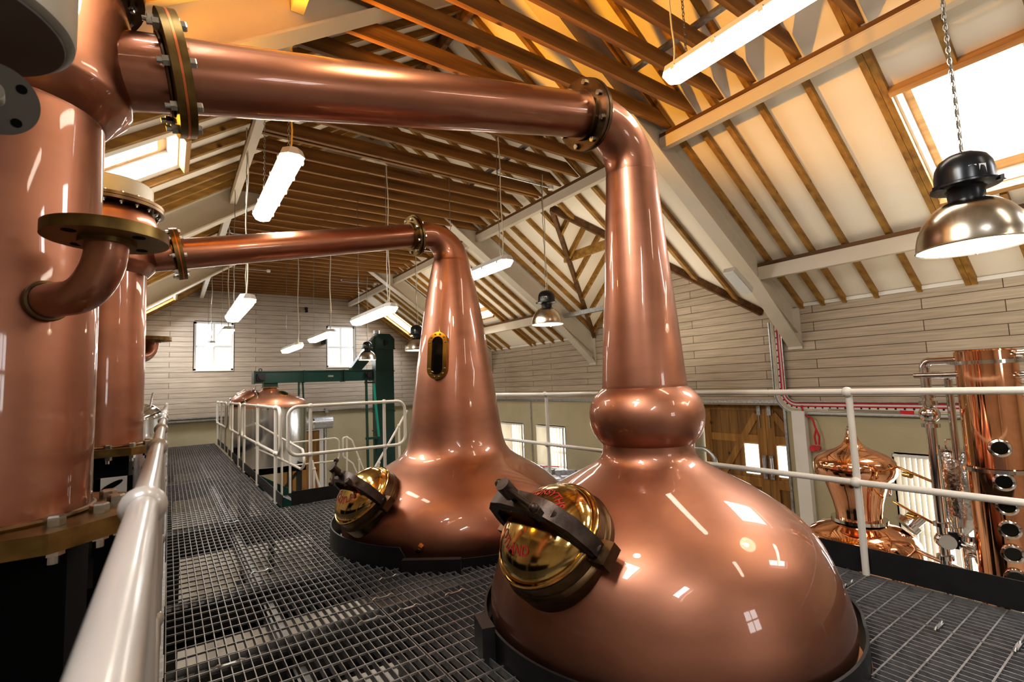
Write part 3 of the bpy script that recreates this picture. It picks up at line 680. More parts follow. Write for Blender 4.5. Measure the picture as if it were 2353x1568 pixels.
def manway(still, c, P, az, zc, tilt, words, flip):
    rr = prof_at(P, zc); a = math.radians(az); tl = math.radians(tilt)
    n = V((math.cos(a) * math.cos(tl), math.sin(a) * math.cos(tl), math.sin(tl)))
    v = (V((0, 0, 1)) - n * n.z).normalized(); u = v.cross(n)   # seen from outside: u right, v up
    O = V((c.x + rr * math.cos(a), c.y + rr * math.sin(a), zc))
    base = MB().lathe([(.235, -.12), (.262, -.12), (.266, -.03), (.272, .004), (.266, .014), (.254, .02), (.252, .062), (.258, .066), (.258, .078), (.235, .078)], O, n, 64)
    # ears that carry the clamp
    for s in (1, -1): base.bar(O + u * s * .24 + n * .035, O + u * s * .335 + n * .035, .10, .055, n)
    mw = build('manway', base, 'bronze', still)
    part_label(mw, 'aged bronze manway ring with two ears')
    D = .122
    lid = MB().lathe([(.246, .072), (.248, .086), (.240, .092)] + [(.236 * math.cos(t), .088 + D * math.sin(t)) for t in [PI / 2 * k / 14 for k in range(14)]] + [(.0001, .088 + D)], O, n, 64)
    part_label(build('lid', lid, 'brass', mw), 'polished brass domed lid')
    build('rim_bead', MB().tube([O + n * .083 + (u * math.cos(t) + v * math.sin(t)) * .251 for t in [2 * PI * k / 64 for k in range(64)]], .006, 8, closed=True), 'brass', mw)
    def dome(e, f, h=.0015):     # disc coordinates -> point on the lid
        q = min(.999, (e * e + f * f) / .236 ** 2)
        return O + u * e + v * f + n * (.088 + D * math.sqrt(1 - q) + h)
    for body, rad, mid, size, inward in words:
        vs, fs = text_mesh(body, size); pts = []
        for p in vs:
            if inward: th = mid + p.x / rad; rr_ = rad - p.y + size * .35
            else: th = mid - p.x / rad; rr_ = rad + p.y - size * .35
            pts.append(dome(rr_ * math.cos(th), rr_ * math.sin(th)))
        part_label(build('lettering', MB().add(pts, fs), 'letter', mw, smooth=False), 'red curved lettering')
    # clamp bar across the lid, carried by legs at the ears
    cb = MB()
    prof = [(-.272, .02, .06), (-.268, .12, .06), (-.235, .215, .064), (-.16, .280, .070), (-.07, .305, .078), (.07, .305, .078), (.16, .280, .070), (.235, .215, .064), (.268, .12, .06), (.272, .02, .06)]
    vs = []; fs = []
    for i, (e, h, w) in enumerate(prof):
        p0, p1 = prof[max(0, i - 1)], prof[min(len(prof) - 1, i + 1)]
        tg = (u * (p1[0] - p0[0]) + n * (p1[1] - p0[1])).normalized(); nn = tg.cross(v).normalized()
        if nn.dot(n) < 0 and abs(e) < .2: nn = -nn
        vs += [O + u * e + n * h + v * q * w * .5 + nn * t * .024 for q, t in ((-1, -1), (1, -1), (1, 1), (-1, 1))]
    for i in range(len(prof) - 1): fs += [(i * 4 + k, i * 4 + (k + 1) % 4, i * 4 + 4 + (k + 1) % 4, i * 4 + 4 + k) for k in range(4)]
    fs += [(3, 2, 1, 0), tuple(len(vs) - 4 + k for k in range(4))]
    cb.add(vs, fs)
    fixn(build('clamp_bar', cb, 'iron', mw))
    so = MB().cyl(O + u * .262 + n * .06, O + u * .165 + n * .272, .040, .036, 20)
    build('clamp_socket', so, 'iron', mw)
    hb_ = O + u * .15 + n * .315 - v * .03
    build('set_bolt', MB().cyl(hb_ - n * .03, hb_ + n * .018, .024, n=6), 'iron', mw)
    sc = MB().cyl(O + n * .19, O + n * .38, .018).cyl(O + n * .355, O + n * .425, .031)
    build('clamp_screw', sc, 'iron', mw)
    dr = (u * .97 - v * .22 - n * .12).normalized() if not flip else (u * .5 - v * .8 - n * .2).normalized()
    q0, q1 = (-.055, .19) if not flip else (-.08, .12)
    hc = O + n * .395
    build('tommy_bar', MB().cyl(hc + dr * q0, hc + dr * q1, .0115).sphere(hc + dr * q0, .019).sphere(hc + dr * q1, .020), 'iron', mw)
    return mw

def drain_nut(still, c, P, az, z):
    rr = prof_at(P, z); a = math.radians(az); n = V((math.cos(a), math.sin(a), -.1)).normalized(); o = V((c.x + rr * math.cos(a), c.y + rr * math.sin(a), z))
    m = MB().lathe([(.0001, .01), (.014, .01), (.015, .045), (.028, .045), (.030, .03), (.030, -.03), (.0001, -.03)], o, n, 6)
    part_label(build('drain_nut', m, 'brass', still), 'hexagonal brass plug')

# large front still with boil ball
fs_ = thing('pot_still', 'large copper pot still with a bulbous boil ball, in the foreground at right', 'pot still', (H_F.x, H_F.y, 0))
build('pot', MB().lathe(FPOT, H_F, n=128), 'copper', fs_)
build('boil_ball', MB().lathe(FBALL, H_F, n=96), 'copper', fs_)
build('neck', MB().lathe(FNECK, H_F, n=96), 'copper', fs_)
build('swan_neck', elbow(MB(), H_F, 2.72, 2.38, 1.80, 2.645, .141, .118, 48), 'copper', fs_)
AX = V((1, 0, .222)).normalized()
flange(fs_, V((1.803, H_F.y, 2.646)), AX, .116, .182, .02, 8, .016, m='bronze', nut=False, collar=.02, phase=.3)
manway(fs_, H_F, FPOT, 184, .515, 46, [('FORSYTHS', .135, 1.45, .052, False), ('SCOTLAND', .150, -2.05, .054, True)], False)
drain_nut(fs_, H_F, FPOT, 236, .05)
ss_ = thing('pot_still', 'smaller-looking copper pot still with a plain tapering neck, standing farther along the platform', 'pot still', (H_S.x, H_S.y, 0))
build('pot', MB().lathe(SPOT, H_S, n=128), 'copper', ss_)
build('neck', MB().lathe(SNECK, H_S, n=96), 'copper', ss_)
build('swan_neck', elbow(MB(), H_S, 2.68, 2.38, 1.80, 2.60, .173, .118, 48), 'copper', ss_)
flange(ss_, V((1.803, H_S.y, 2.60)), AX, .116, .182, .02, 8, .016, collar=.02, phase=.3)
manway(ss_, H_S, SPOT, 190, .367, 45, [('SCOTLAND', .125, -1.15, .068, True)], True)
drain_nut(ss_, H_S, SPOT, 226, .115)
# oval sight glass on the farther still's neck
zc, az = 1.495, math.radians(218); rr = prof_at(SNECK, zc); n = V((math.cos(az), math.sin(az), .13)).normalized(); o = V((H_S.x + rr * math.cos(az), H_S.y + rr * math.sin(az), zc))
u, v, _ = frame(n); u2 = V((-math.sin(az), math.cos(az), 0))
vv = n.cross(u2); vv = vv if vv.z > 0 else -vv
def stadium(w, h, k=12):
    out = []
    for i in range(k + 1): t = PI * i / k; out.append((w * math.cos(t), h + w * math.sin(t)))
    for i in range(k + 1): t = PI + PI * i / k; out.append((w * math.cos(t), -h + w * math.sin(t)))
    return out
def stad_ring(w0, w1, h, d0, d1):
    m = MB(); A, B = stadium(w0, h), stadium(w1, h); N = len(A)
    P = lambda q, d: o + u2 * q[0] + vv * q[1] + n * d
    m.add([P(q, d1) for q in A] + [P(q, d1) for q in B] + [P(q, d0) for q in B] + [P(q, d0) for q in A],
          [f for i in range(N) for j in [(i + 1) % N] for f in ((i, j, N + j, N + i), (N + i, N + j, 2 * N + j, 2 * N + i), (3 * N + i, 3 * N + j, j, i))])
    return m
sg = part_label(build('sight_glass', stad_ring(.052, .092, .115, -.09, .03), M['brass'], ss_), 'oval brass sight glass frame')
build('glass', MB().add([o + u2 * q[0] + vv * q[1] + n * .012 for q in stadium(.055, .115)], [tuple(range(26))]), 'darkglass', sg, smooth=False)
for q in stadium(.073, .115, 5):
    b = MB().lathe([(.008, 0), (.008, .006), (.0001, .008)], o + u2 * q[0] + vv * q[1] + n * .03, n, 8); build('bolt', b, 'brass_old', sg)

# black kerb rings on the deck round each still
def kerb(c, r, hf, label, boxes):
    N = 128; m = MB(); vs = []; fs = []
    for k in range(N):
        t = 2 * PI * k / N; d = V((math.cos(t), math.sin(t), 0)); h = hf(math.degrees(t))
        vs += [c + d * r + V((0, 0, -.05)), c + d * r + V((0, 0, h)), c + d * (r - .012) + V((0, 0, h)), c + d * (r - .012) + V((0, 0, -.05))]
    for k in range(N):
        j = (k + 1) % N; fs += [(k * 4 + a, j * 4 + a, j * 4 + (a + 1) % 4, k * 4 + (a + 1) % 4) for a in range(4)]
    m.add(vs, fs)
    t = thing('kerb_ring', label, 'kerb', (c.x, c.y, -.05), 'still kerbs'); fixn(build('band', m, 'kick', t))
    for az, wd, dp, h in boxes:
        a = math.radians(az); d = V((math.cos(a), math.sin(a), 0)); s = V((-d.y, d.x, 0))
        b = MB().bar(c + d * (r + dp / 2) + V((0, 0, h / 2 - .02)) - s * wd / 2, c + d * (r + dp / 2) + V((0, 0, h / 2 - .02)) + s * wd / 2, dp, h + .04)
        build('box_section', b, 'kick', t, smooth=False)
kerb(H_F, .912, lambda a: .10 if 120 < a < 300 else .13, 'black steel kerb ring around the foot of the large foreground still', [(163, .16, .06, .13)])
kerb(H_S, 1.085, lambda a: .055 if 222 < a < 262 else .135, 'black steel kerb ring around the foot of the farther still', [(232, .40, .05, .075)])
solo('still_stand', MB().lathe([(.5, GZ), (.5, -.63)], H_F, n=32), 'kick', 'dark stand under the foreground still below the deck', 'stand')
solo('still_stand', MB().lathe([(.55, GZ), (.55, -.63)], H_S, n=32), 'kick', 'dark stand under the farther still below the deck', 'stand')

# ------------------------------------------------------------------ condenser columns at left with the lyne arms
def column(cx, cy, R, zb, label, extra, zt=2.01, nd=(.59, -.81, 0)):
    c = V((cx, cy, 0)); t = thing('condenser_column', label, 'condenser', (cx, cy, zb), 'copper condensers')
    build('shell', MB().lathe([(R, zb), (R, zt)], c, n=80), 'copper', t)
    hd = [(R, zt), (R + .006, zt + .002), (R + .061, zt + .066), (R + .064, zt + .076), (R + .060, zt + .13), (R + .058, zt + .30), (R + .053, zt + .345), (R + .038, zt + .395), (R + .012, zt + .425), (R - .01, zt + .433)]
    build('head', MB().lathe(hd, c, n=80), 'copper', t)
    ft = zt + .437
    fo = build('flange', MB().ring((cx, cy, ft), (0, 0, 1), R - .05, R + .086, .02, 64).ring((cx, cy, ft + .023), (0, 0, 1), R - .05, R + .086, .02, 64), 'bronze', t)
    bolts(fo, (cx, cy, ft + .012), (0, 0, 1), R + .055, 20, .012, 'zinc', .044)
    build('bonnet', MB().lathe([(R + .024, ft + .033), (R + .024, ft + .15), (R + .012, ft + .162), (.0001, ft + .162)], c, n=64), 'cap', t)
    # brass foot plate, chamfered square, bolted to the support box
    h = R + .085; ch = .13
    poly = [(h - ch, -h), (h, -h + ch), (h, h - ch), (h - ch, h), (-h + ch, h), (-h, h - ch), (-h, -h + ch), (-h + ch, -h)]
    fp = fixn(build('foot_plate', MB().prism([(cx + a, cy + b, zb - .045) for a, b in poly], (0, 0, .045)), 'brass_old', t, smooth=False))
    bolts(fp, (cx, cy, zb - .022), (0, 0, 1), R + .052, 14, .021, 'zinc', .045)
    build('weld_bead', MB().tube([(cx + (R + .004) * math.cos(k * PI / 32), cy + (R + .004) * math.sin(k * PI / 32), zb + .006) for k in range(64)], .008, 8, closed=True), 'bronze', t)
    # side nozzle: out, up, open flange
    d = V(nd).normalized(); q = d * .433; zf = extra
    pts = fillet([c + d * (R - .03) + V((0, 0, zf - .135)), c + q + V((0, 0, zf - .135)), c + q + V((0, 0, zf - .01))], .12, 12, lim=.97)
    nz = build('side_nozzle', MB().tube(pts, .042, 28, cap=False), 'copper', t)
    build('nozzle_flange', MB().ring(c + q + V((0, 0, zf)), (0, 0, 1), .036, .118, .026, 64).ring(c + q + V((0, 0, zf - .018)), (0, 0, 1), .036, .055, .012, 40), 'brass_old', nz)
    for k in range(4):
        a = PI / 4 + k * PI / 2
        build('bolt_hole', MB().disc(c + q + V((.086 * math.cos(a), .086 * math.sin(a), zf - .0125)), (0, 0, 1), .013, .003, 16), 'black', nz)
    build('weld_ring', MB().tube([c + d * (R + .012) + V((0, 0, zf - .135)) + (V((-d.y, d.x, 0)) * math.cos(a) + V((0, 0, 1)) * math.sin(a)) * .045 for a in [2 * PI * k / 24 for k in range(24)]], .006, 6, closed=True), 'bronze', nz)
    return t
ZB = .94
column(-.378, 1.80, .211, ZB, 'tall copper condenser column nearest the camera at the left edge', 1.612)
column(-.345, 4.02, .215, ZB, 'copper condenser column behind the near one, with a cream bonnet on top', 1.655, zt=2.03, nd=(.56, .83, 0))

def lyne(c, x0, z0, x1, z1, r, fl, label, fm='brass_old'):
    a = V((x0, c.y, z0)); b = V((x1, c.y, z1)); ax = (b - a).normalized()
    t = thing('lyne_arm', label, 'pipe', (x0, c.y, z0), 'lyne arms')
    build('pipe', MB().tube([a + (b - a) * k / 8 for k in range(9)], r, 48, cap=False), 'copper_pipe', t)
    # flange pair at the condenser end
    f0 = a + ax * fl
    fA = build('flange', MB().ring(f0 - ax * .014, ax, r - .002, r + .072, .02, 64), 'brass_old', t)
    bolts(fA, f0, ax, r + .045, 8, .0155, 'zinc', .05, .25, True)
    build('gasket', MB().ring(f0, ax, r, r + .0725, .007, 64), 'gasket', t)
    build('flange', MB().ring(f0 + ax * .014, ax, r - .002, r + .072, .02, 64), 'brass_old', t)
    build('weld_bead', MB().tube([f0 - ax * .03 + (frame(ax)[0] * math.cos(k * PI / 24) + frame(ax)[1] * math.sin(k * PI / 24)) * (r + .004) for k in range(48)], .006, 6, closed=True), 'bronze', t)
    f1 = b - ax * .016
    fB = build('flange', MB().ring(f1, ax, r - .002, r + .068, .02, 64).ring(f1 - ax * .02, ax, r - .002, r + .016, .03, 48), fm, t)
    bolts(fB, f1, -ax, r + .044, 8, .0155, 'zinc', .02, .3, False)
lyne(H_F, -.20, 2.198, 1.795, 2.644, .112, .205, 'large copper pipe crossing from the near column to the foreground still', 'bronze')
lyne(H_S, -.16, 2.168, 1.795, 2.598, .106, .20, 'copper pipe crossing from the second column to the farther still')

# black support box under the columns
for y, n_ in ((1.80, 'nearest'), (4.02, 'second')):
    t = thing('column_support', 'black steel box frame carrying the %s copper column' % n_, 'support frame', (-.45, y, GZ), 'column supports')
    build('top_box', MB().lohi((-.85, y - .20, .50), (-.19, y + .20, ZB - .047)), 'black', t, smooth=False)
    build('lower_box', MB().lohi((-.80, y - .9, GZ + .1), (-.16, y + .9, .35)), 'black', t, smooth=False)
    for dx in (-.75, -.3):
        for dy in (-.25, .25): build('leg', MB().lohi((dx - .04, y + dy - .04, GZ), (dx + .04, y + dy + .04, .5)), 'black', t, smooth=False)
sn = thing('sign_plate', 'small white plate with a black leaf-shaped mark between the two copper columns', 'sign', (-.21, 2.95, .74))
build('plate', MB().lohi((-.245, 2.93, .70), (-.150, 2.935, .875)), 'label', sn, smooth=False)
lf = MB(); R3 = Matrix.Rotation(-.5, 3, 'Y'); cc = V((-.205, 2.927, .838)); N = 20
lf.add([cc + R3 @ V((.045 * math.cos(2 * PI * k / N), 0, .012 * math.sin(2 * PI * k / N))) for k in range(N)], [tuple(range(N))])
build('leaf_mark', lf, 'black', sn, smooth=False)
build('bracket', MB().lohi((-.26, 2.936, .30), (-.13, 2.95, .875)), 'black', sn, smooth=False)

# grey painted vessel and flanged stub hanging in at the top left corner
t = thing('valve_housing', 'big grey painted drum seen from below in the top left corner', 'drum', (-.35, 1.2, 1.9))
build('drum', MB().lathe([(.0001, 1.905), (.180, 1.905), (.191, 1.912), (.193, 1.925), (.193, 3.3), (.0001, 3.3)], (-.352, 1.2, 0), n=96), 'greybeige', t)
build('shaded_underside', MB().lathe([(.0001, 1.9), (.176, 1.9), (.178, 1.906)], (-.352, 1.2, 0), n=96), M['greyflange'], t)  # darker disc: shade on the drum's underside put into its colour
build('hanger', MB().lohi((-.40, 1.15, 3.25), (-.30, 1.25, roof(-.35) + .1)), 'greybeige', t, smooth=False)
fa = V((.42, -.86, -.28)).normalized(); fo_ = V((-.250, 1.13, 1.742))
pf = build('pipe_flange', MB().ring(fo_, fa, .002, .057, .018, 64), 'greyflange', t)
build('stub', MB().cyl(fo_, fo_ + fa * .12 + V((-.03, 0, 0)), .014, n=32), 'greybeige', t)
build('pipe', MB().tube(fillet([fo_ - fa * .005, fo_ - fa * .10, fo_ - fa * .16 + V((-.03, .05, .20))], .06), .030, 24), 'greybeige', t)
u, v, a = frame(fa)
for k in range(4):
    q = PI / 4 + k * PI / 2
    build('bolt_hole', MB().disc(fo_ + a * .0092 + (u * math.cos(q) + v * math.sin(q)) * .041, a, .0075, .002, 20), 'black', pf)

# stainless vessel past the second column
t = thing('steel_vessel', 'small stainless vessel with a bright domed lid behind the left handrail', 'vessel', (-.30, 8.3, GZ))
build('body', MB().lathe([(.30, GZ), (.30, .95)], (-.36, 8.3, 0), n=48), 'steel', t)
build('lid', MB().lathe([(.305, .95), (.30, 1.0), (.27, 1.07), (.2, 1.13), (.09, 1.165), (.0001, 1.17)], (-.36, 8.3, 0), n=48), 'chrome', t)
build('handle', MB().cyl((-.20, 8.15, 1.10), (-.17, 8.15, 1.30), .012), 'chrome', t)
for z in (.35, .75): build('band', MB().ring((-.36, 8.3, z), (0, 0, 1), .30, .31, .03), 'chrome', t)

# ------------------------------------------------------------------ mash vessel, conveyor and elevator at the far end
TC = V((1.84, 12.0, 0)); TR = .745
t = thing('mash_tun', 'stainless mash vessel with a copper dome beyond the walkway railing', 'vessel', (TC.x, TC.y, GZ))
build('body', MB().lathe([(.0001, -.30), (TR - .01, -.30), (TR, -.28), (TR, .93)], TC, n=96), 'steel', t)
part_label(build('dome', MB().lathe([(TR + .012, .93), (TR + .015, .96), (TR + .005, 1.0), (TR - .02, 1.05), (TR - .075, 1.10), (.56, 1.16), (.44, 1.205), (.32, 1.25), (.22, 1.285), (.155, 1.32), (.13, 1.345), (.13, 1.36)], TC, n=96), 'copper_dome', t), 'copper dome lid')
build('seam_band', MB().ring((TC.x, TC.y, .915), (0, 0, 1), TR, TR + .008, .05, 96), 'chrome', t)
build('collar', MB().ring((TC.x, TC.y, 1.362), (0, 0, 1), .09, .18, .018), 'brass', t)
o = V((TC.x + .20, TC.y - .42, 1.215)); n = V((.25, -.45, .86)).normalized()
sgl = build('sight_glass', MB().ring(o, n, .055, .095, .03, 32), 'brass', t); build('glass', MB().disc(o, n, .06, .01, 32), 'darkglass', sgl)
o = V((TC.x - .52, TC.y - .20, 1.14)); n = V((-.42, -.18, .89)).normalized()
hm = build('manway', MB().ring(o, n, .15, .29, .06, 40), 'bronze', t)
build('lid', MB().lathe([(.27, .03), (.24, .08), (.14, .125), (.0001, .14)], o, n, 40), 'copper', hm)
u, v, a = frame(n)
build('handle', MB().tube(fillet([o + u * .12 + n * .05, o + u * .10 + n * .17, o - u * .10 + n * .17, o - u * .12 + n * .05], .03), .012, 10), 'chrome', hm)
for k in range(6):
    q = k * PI / 3; p = o + (u * math.cos(q) + v * math.sin(q)) * .285
    build('clamp', MB().cyl(p - n * .03, p + n * .09, .016, n=10), 'chrome', hm)
build('base_frame', MB().lohi((TC.x - .6, TC.y - .6, -.44), (TC.x + .62, TC.y + .6, -.305)), 'black', t, smooth=False)
for dx in (-.5, .5):
    for dy in (-.5, .5): build('leg', MB().lohi((TC.x + dx - .05, TC.y + dy - .05, GZ), (TC.x + dx + .05, TC.y + dy + .05, -.44)), 'kick', t, smooth=False)
for k, sg_ in enumerate((-1, 1)): build('brace', MB().bar((TC.x - .45, TC.y - .5, -.5), (TC.x + .45, TC.y - .5, GZ + .1), .05, .05) if sg_ > 0 else MB().bar((TC.x + .45, TC.y - .5, -.5), (TC.x - .45, TC.y - .5, GZ + .1), .05, .05), 'kick', t, smooth=False)

t = thing('screw_conveyor', 'dark green trough conveyor running level over the copper dome', 'conveyor', (2.8, 12, 1.44))
build('trough', MB().lohi((1.52, 11.86, 1.46 + .0), (4.12, 12.14, 1.70)), 'green', t, smooth=False)
build('cover', MB().lohi((1.50, 11.83, 1.695), (4.14, 12.17, 1.715)), 'green', t, smooth=False)
build('bottom_flange', MB().lohi((1.50, 11.83, 1.455), (4.14, 12.17, 1.472)), 'green', t, smooth=False)
for x in (1.51, 2.52, 3.42, 4.13): build('joint_flange', MB().lohi((x - .012, 11.81, 1.44), (x + .012, 12.19, 1.725)), 'green', t, smooth=False)
build('outlet', MB().lohi((1.70, 11.88, 1.475 - .10), (1.98, 12.12, 1.46)), 'green', t, smooth=False)
for x in (1.64, 4.0): build('bearing', MB().lohi((x - .08, 11.80, 1.51), (x + .08, 11.86, 1.66)).cyl((x, 11.76, 1.585), (x, 11.86, 1.585), .06), 'blackplastic', t)
build('eye_bolt', MB().tube([(1.64 + .03 * math.cos(k * PI / 8), 11.95, 1.745 + .03 * math.sin(k * PI / 8)) for k in range(16)], .01, 6, closed=True), 'blackplastic', t)
build('name_plate', MB().lohi((3.05, 11.855, 1.56), (3.17, 11.86, 1.60)), 'galv', t, smooth=False)
solo('conveyor_strut', MB().cyl((2.52, 11.9, 1.0), (2.50, 11.9, 1.455), .02).lohi((2.40, 11.87, 1.0), (2.43, 11.93, 1.46)), 'green', 'thin green strut hanging below the middle of the conveyor', 'strut')
t = thing('trestle', 'bright and dark green trestle legs under the right end of the conveyor', 'trestle', (4.1, 12, GZ))
build('leg', MB().bar((3.99, 11.9, GZ), (3.96, 11.9, 1.455), .05, .05, (0, 1, 0)), 'green', t, smooth=False)
build('leg', MB().bar((4.26, 11.9, .05), (4.14, 11.9, 1.42), .05, .05, (0, 1, 0)), 'greenlite', t, smooth=False)
build('leg', MB().bar((4.26, 11.9, .05), (4.05, 11.9, GZ), .05, .05, (0, 1, 0)), 'green', t, smooth=False)
build('leg', MB().bar((4.18, 11.95, .05), (4.30, 11.95, GZ), .05, .05, (0, 1, 0)), 'green', t, smooth=False)
build('crosspiece', MB().lohi((3.94, 11.87, .02), (4.30, 11.95, .07)), 'green', t, smooth=False)
build('crosspiece', MB().lohi((3.93, 11.87, 1.38), (4.18, 11.95, 1.42)), 'kick', t, smooth=False)
t = thing('bucket_elevator', 'tall dark green grain elevator leg standing before the end wall', 'elevator', (5.03, 13.5, GZ))
ex0, ex1 = 4.77, 5.30
build('trunk', MB().lohi((ex0, 13.5, GZ), (ex1, 13.8, 2.38)), 'green', t, smooth=False)
build('head', fixn(build('head_box', MB().prism([(ex0 - .02, 13.46, 2.38), (ex1 + .02, 13.46, 2.38), (ex1 + .02, 13.46, 2.66), (ex1 - .12, 13.46, 2.80), (ex0 + .12, 13.46, 2.80), (ex0 - .02, 13.46, 2.70)], (0, .38, 0)), 'green', t, smooth=False)) and MB().lohi((ex0 - .03, 13.45, 2.355), (ex1 + .03, 13.85, 2.385)), 'green', t, smooth=False)
for z in (1.72, .58, .05): build('joint_flange', MB().lohi((ex0 - .02, 13.475, z), (ex1 + .02, 13.825, z + .03)), 'green', t, smooth=False)
build('bearing', MB().lohi((5.0, 13.42, 2.53), (5.12, 13.46, 2.60)).cyl((5.06, 13.38, 2.52), (5.06, 13.46, 2.52), .055), 'blackplastic', t)
build('spout', fixn(build('spout_pipe', MB().prism([(ex0 - .02, 13.5, 2.72), (ex0 - .02, 13.5, 2.20), (4.32, 13.5, 1.72), (4.10, 13.5, 1.72), (4.10, 13.5, 1.85)], (0, .26, 0)), 'green', t, smooth=False)) and MB().lohi((4.06, 13.46, 1.66), (4.36, 13.80, 1.73)), 'green', t, smooth=False)
build('motor', MB().cyl((4.84, 13.6, 2.80), (4.84, 13.6, 2.90), .09), 'galv', t)

# heater drum, pipe and oak door on the end wall
t = thing('heater_drum', 'silver horizontal drum on the end wall beyond the railing', 'heater', (3.3, 14.7, .16))
build('drum', MB().cyl((2.75, 14.7, .34), (3.88, 14.7, .34), .175, n=32), 'galv', t)
build('strap', MB().cyl((3.33, 14.7, .34), (3.37, 14.7, .34), .18, n=32), 'chrome', t)
build('stand_pipe', MB().cyl((3.70, 14.75, GZ), (3.70, 14.75, .20), .045), 'galv', t)
build('bracket', MB().lohi((3.0, 14.68, .50), (3.06, 15.09, .54)), 'galv', t, smooth=False)
solo('wall_switch', MB().lohi((3.78, 15.03, .60), (3.88, 15.09, .74)).cyl((3.83, 15.05, .52), (3.83, 15.05, .60), .012), 'galv', 'small grey junction box on the end wall above the silver drum', 'junction box')
d = MB().lohi((2.62, 15.04, GZ), (3.61, 15.085, .11)); do = build('door_1', d, 'oak', smooth=False); do['kind'] = 'structure'
struct('trim_5', MB().lohi((3.61, 15.03, GZ), (3.75, 15.095, .16)).lohi((2.55, 15.03, .11), (3.61, 15.095, .16)), 'white')
solo('wall_sensor', MB().lohi((3.22, 15.02, 3.62), (3.30, 15.09, 3.70)).cyl((3.26, 14.98, 3.58), (3.26, 15.06, 3.58), .04), 'blackplastic', 'small dark alarm sensor high on the end wall under the joists', 'sensor')
solo('wall_speaker', MB().lohi((3.68, 14.98, 2.62), (3.80, 15.09, 2.78)), 'blackplastic', 'small black box on the end wall left of the right-hand window', 'speaker')

# ------------------------------------------------------------------ right wall: oak doors, cable tray, alarm
def door_leaf(n, y0, y1, hinge_high, glass_y, handle_y, diag):
    x = 7.5; zt = .765
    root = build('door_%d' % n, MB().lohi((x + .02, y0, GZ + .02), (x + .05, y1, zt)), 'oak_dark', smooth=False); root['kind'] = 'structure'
    f = MB(); w = .13
    f.lohi((x, y0, GZ + .02), (x + .03, y0 + w, zt)); f.lohi((x, y1 - w, GZ + .02), (x + .03, y1, zt))
    for z, h in ((zt - .09, .09), (.17, .12), (-.50, .13), (GZ + .03, .2)): f.lohi((x + .004, y0 + w, z), (x + .03, y1 - w, z + h))
    (ya, za), (yb, zb) = diag
    f.bar((x + .014, ya, za), (x + .014, yb, zb), .10, .026, (1, 0, 0)); 
    build('door_frame', f, 'oak', root, smooth=False)
    g = MB()
    for k in range(1, 7): y = y0 + (y1 - y0) * k / 7; g.lohi((x + .018, y - .0025, GZ + .1), (x + .021, y + .0025, zt - .08))
    build('board_grooves', g, 'plate', root, smooth=False)
    build('pane', MB().lohi((x - .004, glass_y[0], -.31), (x + .06, glass_y[1], .145)), M['pane_lit'], root, smooth=False)
    build('pull_handle', MB().lohi((x - .03, handle_y - .03, -.36), (x - .002, handle_y + .03, -.005)).cyl((x - .06, handle_y, -.33), (x - .06, handle_y, -.04), .012), 'steel', root)
    build('top_bolt', MB().lohi((x - .02, hinge_high - .03, .60), (x - .002, hinge_high + .03, .745)).cyl((x - .015, hinge_high, .40), (x - .015, hinge_high, .62), .008), 'galv', root)
M['pane_lit'] = emit('overexposed_door_glass', (1.0, 0.98, 0.97), 3.0)  # emission put into the panes stands in for daylight outside
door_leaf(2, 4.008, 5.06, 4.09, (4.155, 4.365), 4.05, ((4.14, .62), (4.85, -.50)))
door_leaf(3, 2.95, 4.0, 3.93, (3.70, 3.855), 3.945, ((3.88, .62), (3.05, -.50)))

t = thing('cable_tray', 'white slotted cable tray with red cables running down and along the right wall', 'cable tray', (7.2, 3.4, .7))
m = MB(); x = 7.20
tp = fillet([(x, 3.60, 1.98), (x, 3.60, .745), (x, 1.3, .745)], .22, 10)
pv = [V(p) for p in tp]
def offset_path(pts, d):
    out = []
    for i, p in enumerate(pts):
        tv = (pts[min(i + 1, len(pts) - 1)] - pts[max(i - 1, 0)]).normalized(); nn = V((0, -tv.z, tv.y)); out.append(p + nn * d)
    return out
def ribbon(d0, d1, xx, th):
    A, B = offset_path(pv, d0), offset_path(pv, d1); m = MB(); N = len(A)
    vs = [(xx, p.y, p.z) for p in A] + [(xx, p.y, p.z) for p in B] + [(xx + th, p.y, p.z) for p in A] + [(xx + th, p.y, p.z) for p in B]
    fs = [f for i in range(N - 1) for f in ((i, i + 1, N + i + 1, N + i), (2 * N + i, 3 * N + i, 3 * N + i + 1, 2 * N + i + 1), (i, 2 * N + i, 2 * N + i + 1, i + 1), (N + i, N + i + 1, 3 * N + i + 1, 3 * N + i))]
    return m.add(vs, fs)
build('tray', ribbon(-.085, .085, 7.232, .01), 'white', t, smooth=False)
for d in (-.085, .085): build('tray_lip', ribbon(d - .006, d + .006, 7.205, .035), 'galv', t, smooth=False)
for d in (.045, .025): build('white_cable', MB().tube([(7.222, p.y, p.z) for p in offset_path(pv, d)], .010, 8), 'cord', t)
for d in (-.02, -.062): build('red_cable', MB().tube([(7.222, p.y, p.z) for p in offset_path(pv, d)], .0085, 8), 'red', t)
s = MB(); 
acc = 0
P0 = offset_path(pv, 0.0)
for i in range(len(P0) - 1):
    L = (P0[i + 1] - P0[i]).length; k = max(1, int(L / .09))
    for j in range(k):
        p = P0[i].lerp(P0[i + 1], (j + .5) / k)
        if i % 2 == 0 or L > .1: s.lohi((7.2295, p.y - .010, p.z - .010), (7.2318, p.y + .010, p.z + .010)); 
build('tray_slots', s, 'kick', t, smooth=False)
t = thing('alarm_sounder', 'red alarm sounder hanging on looped red cables beside the white pilaster', 'alarm', (7.2, 3.2, .2))
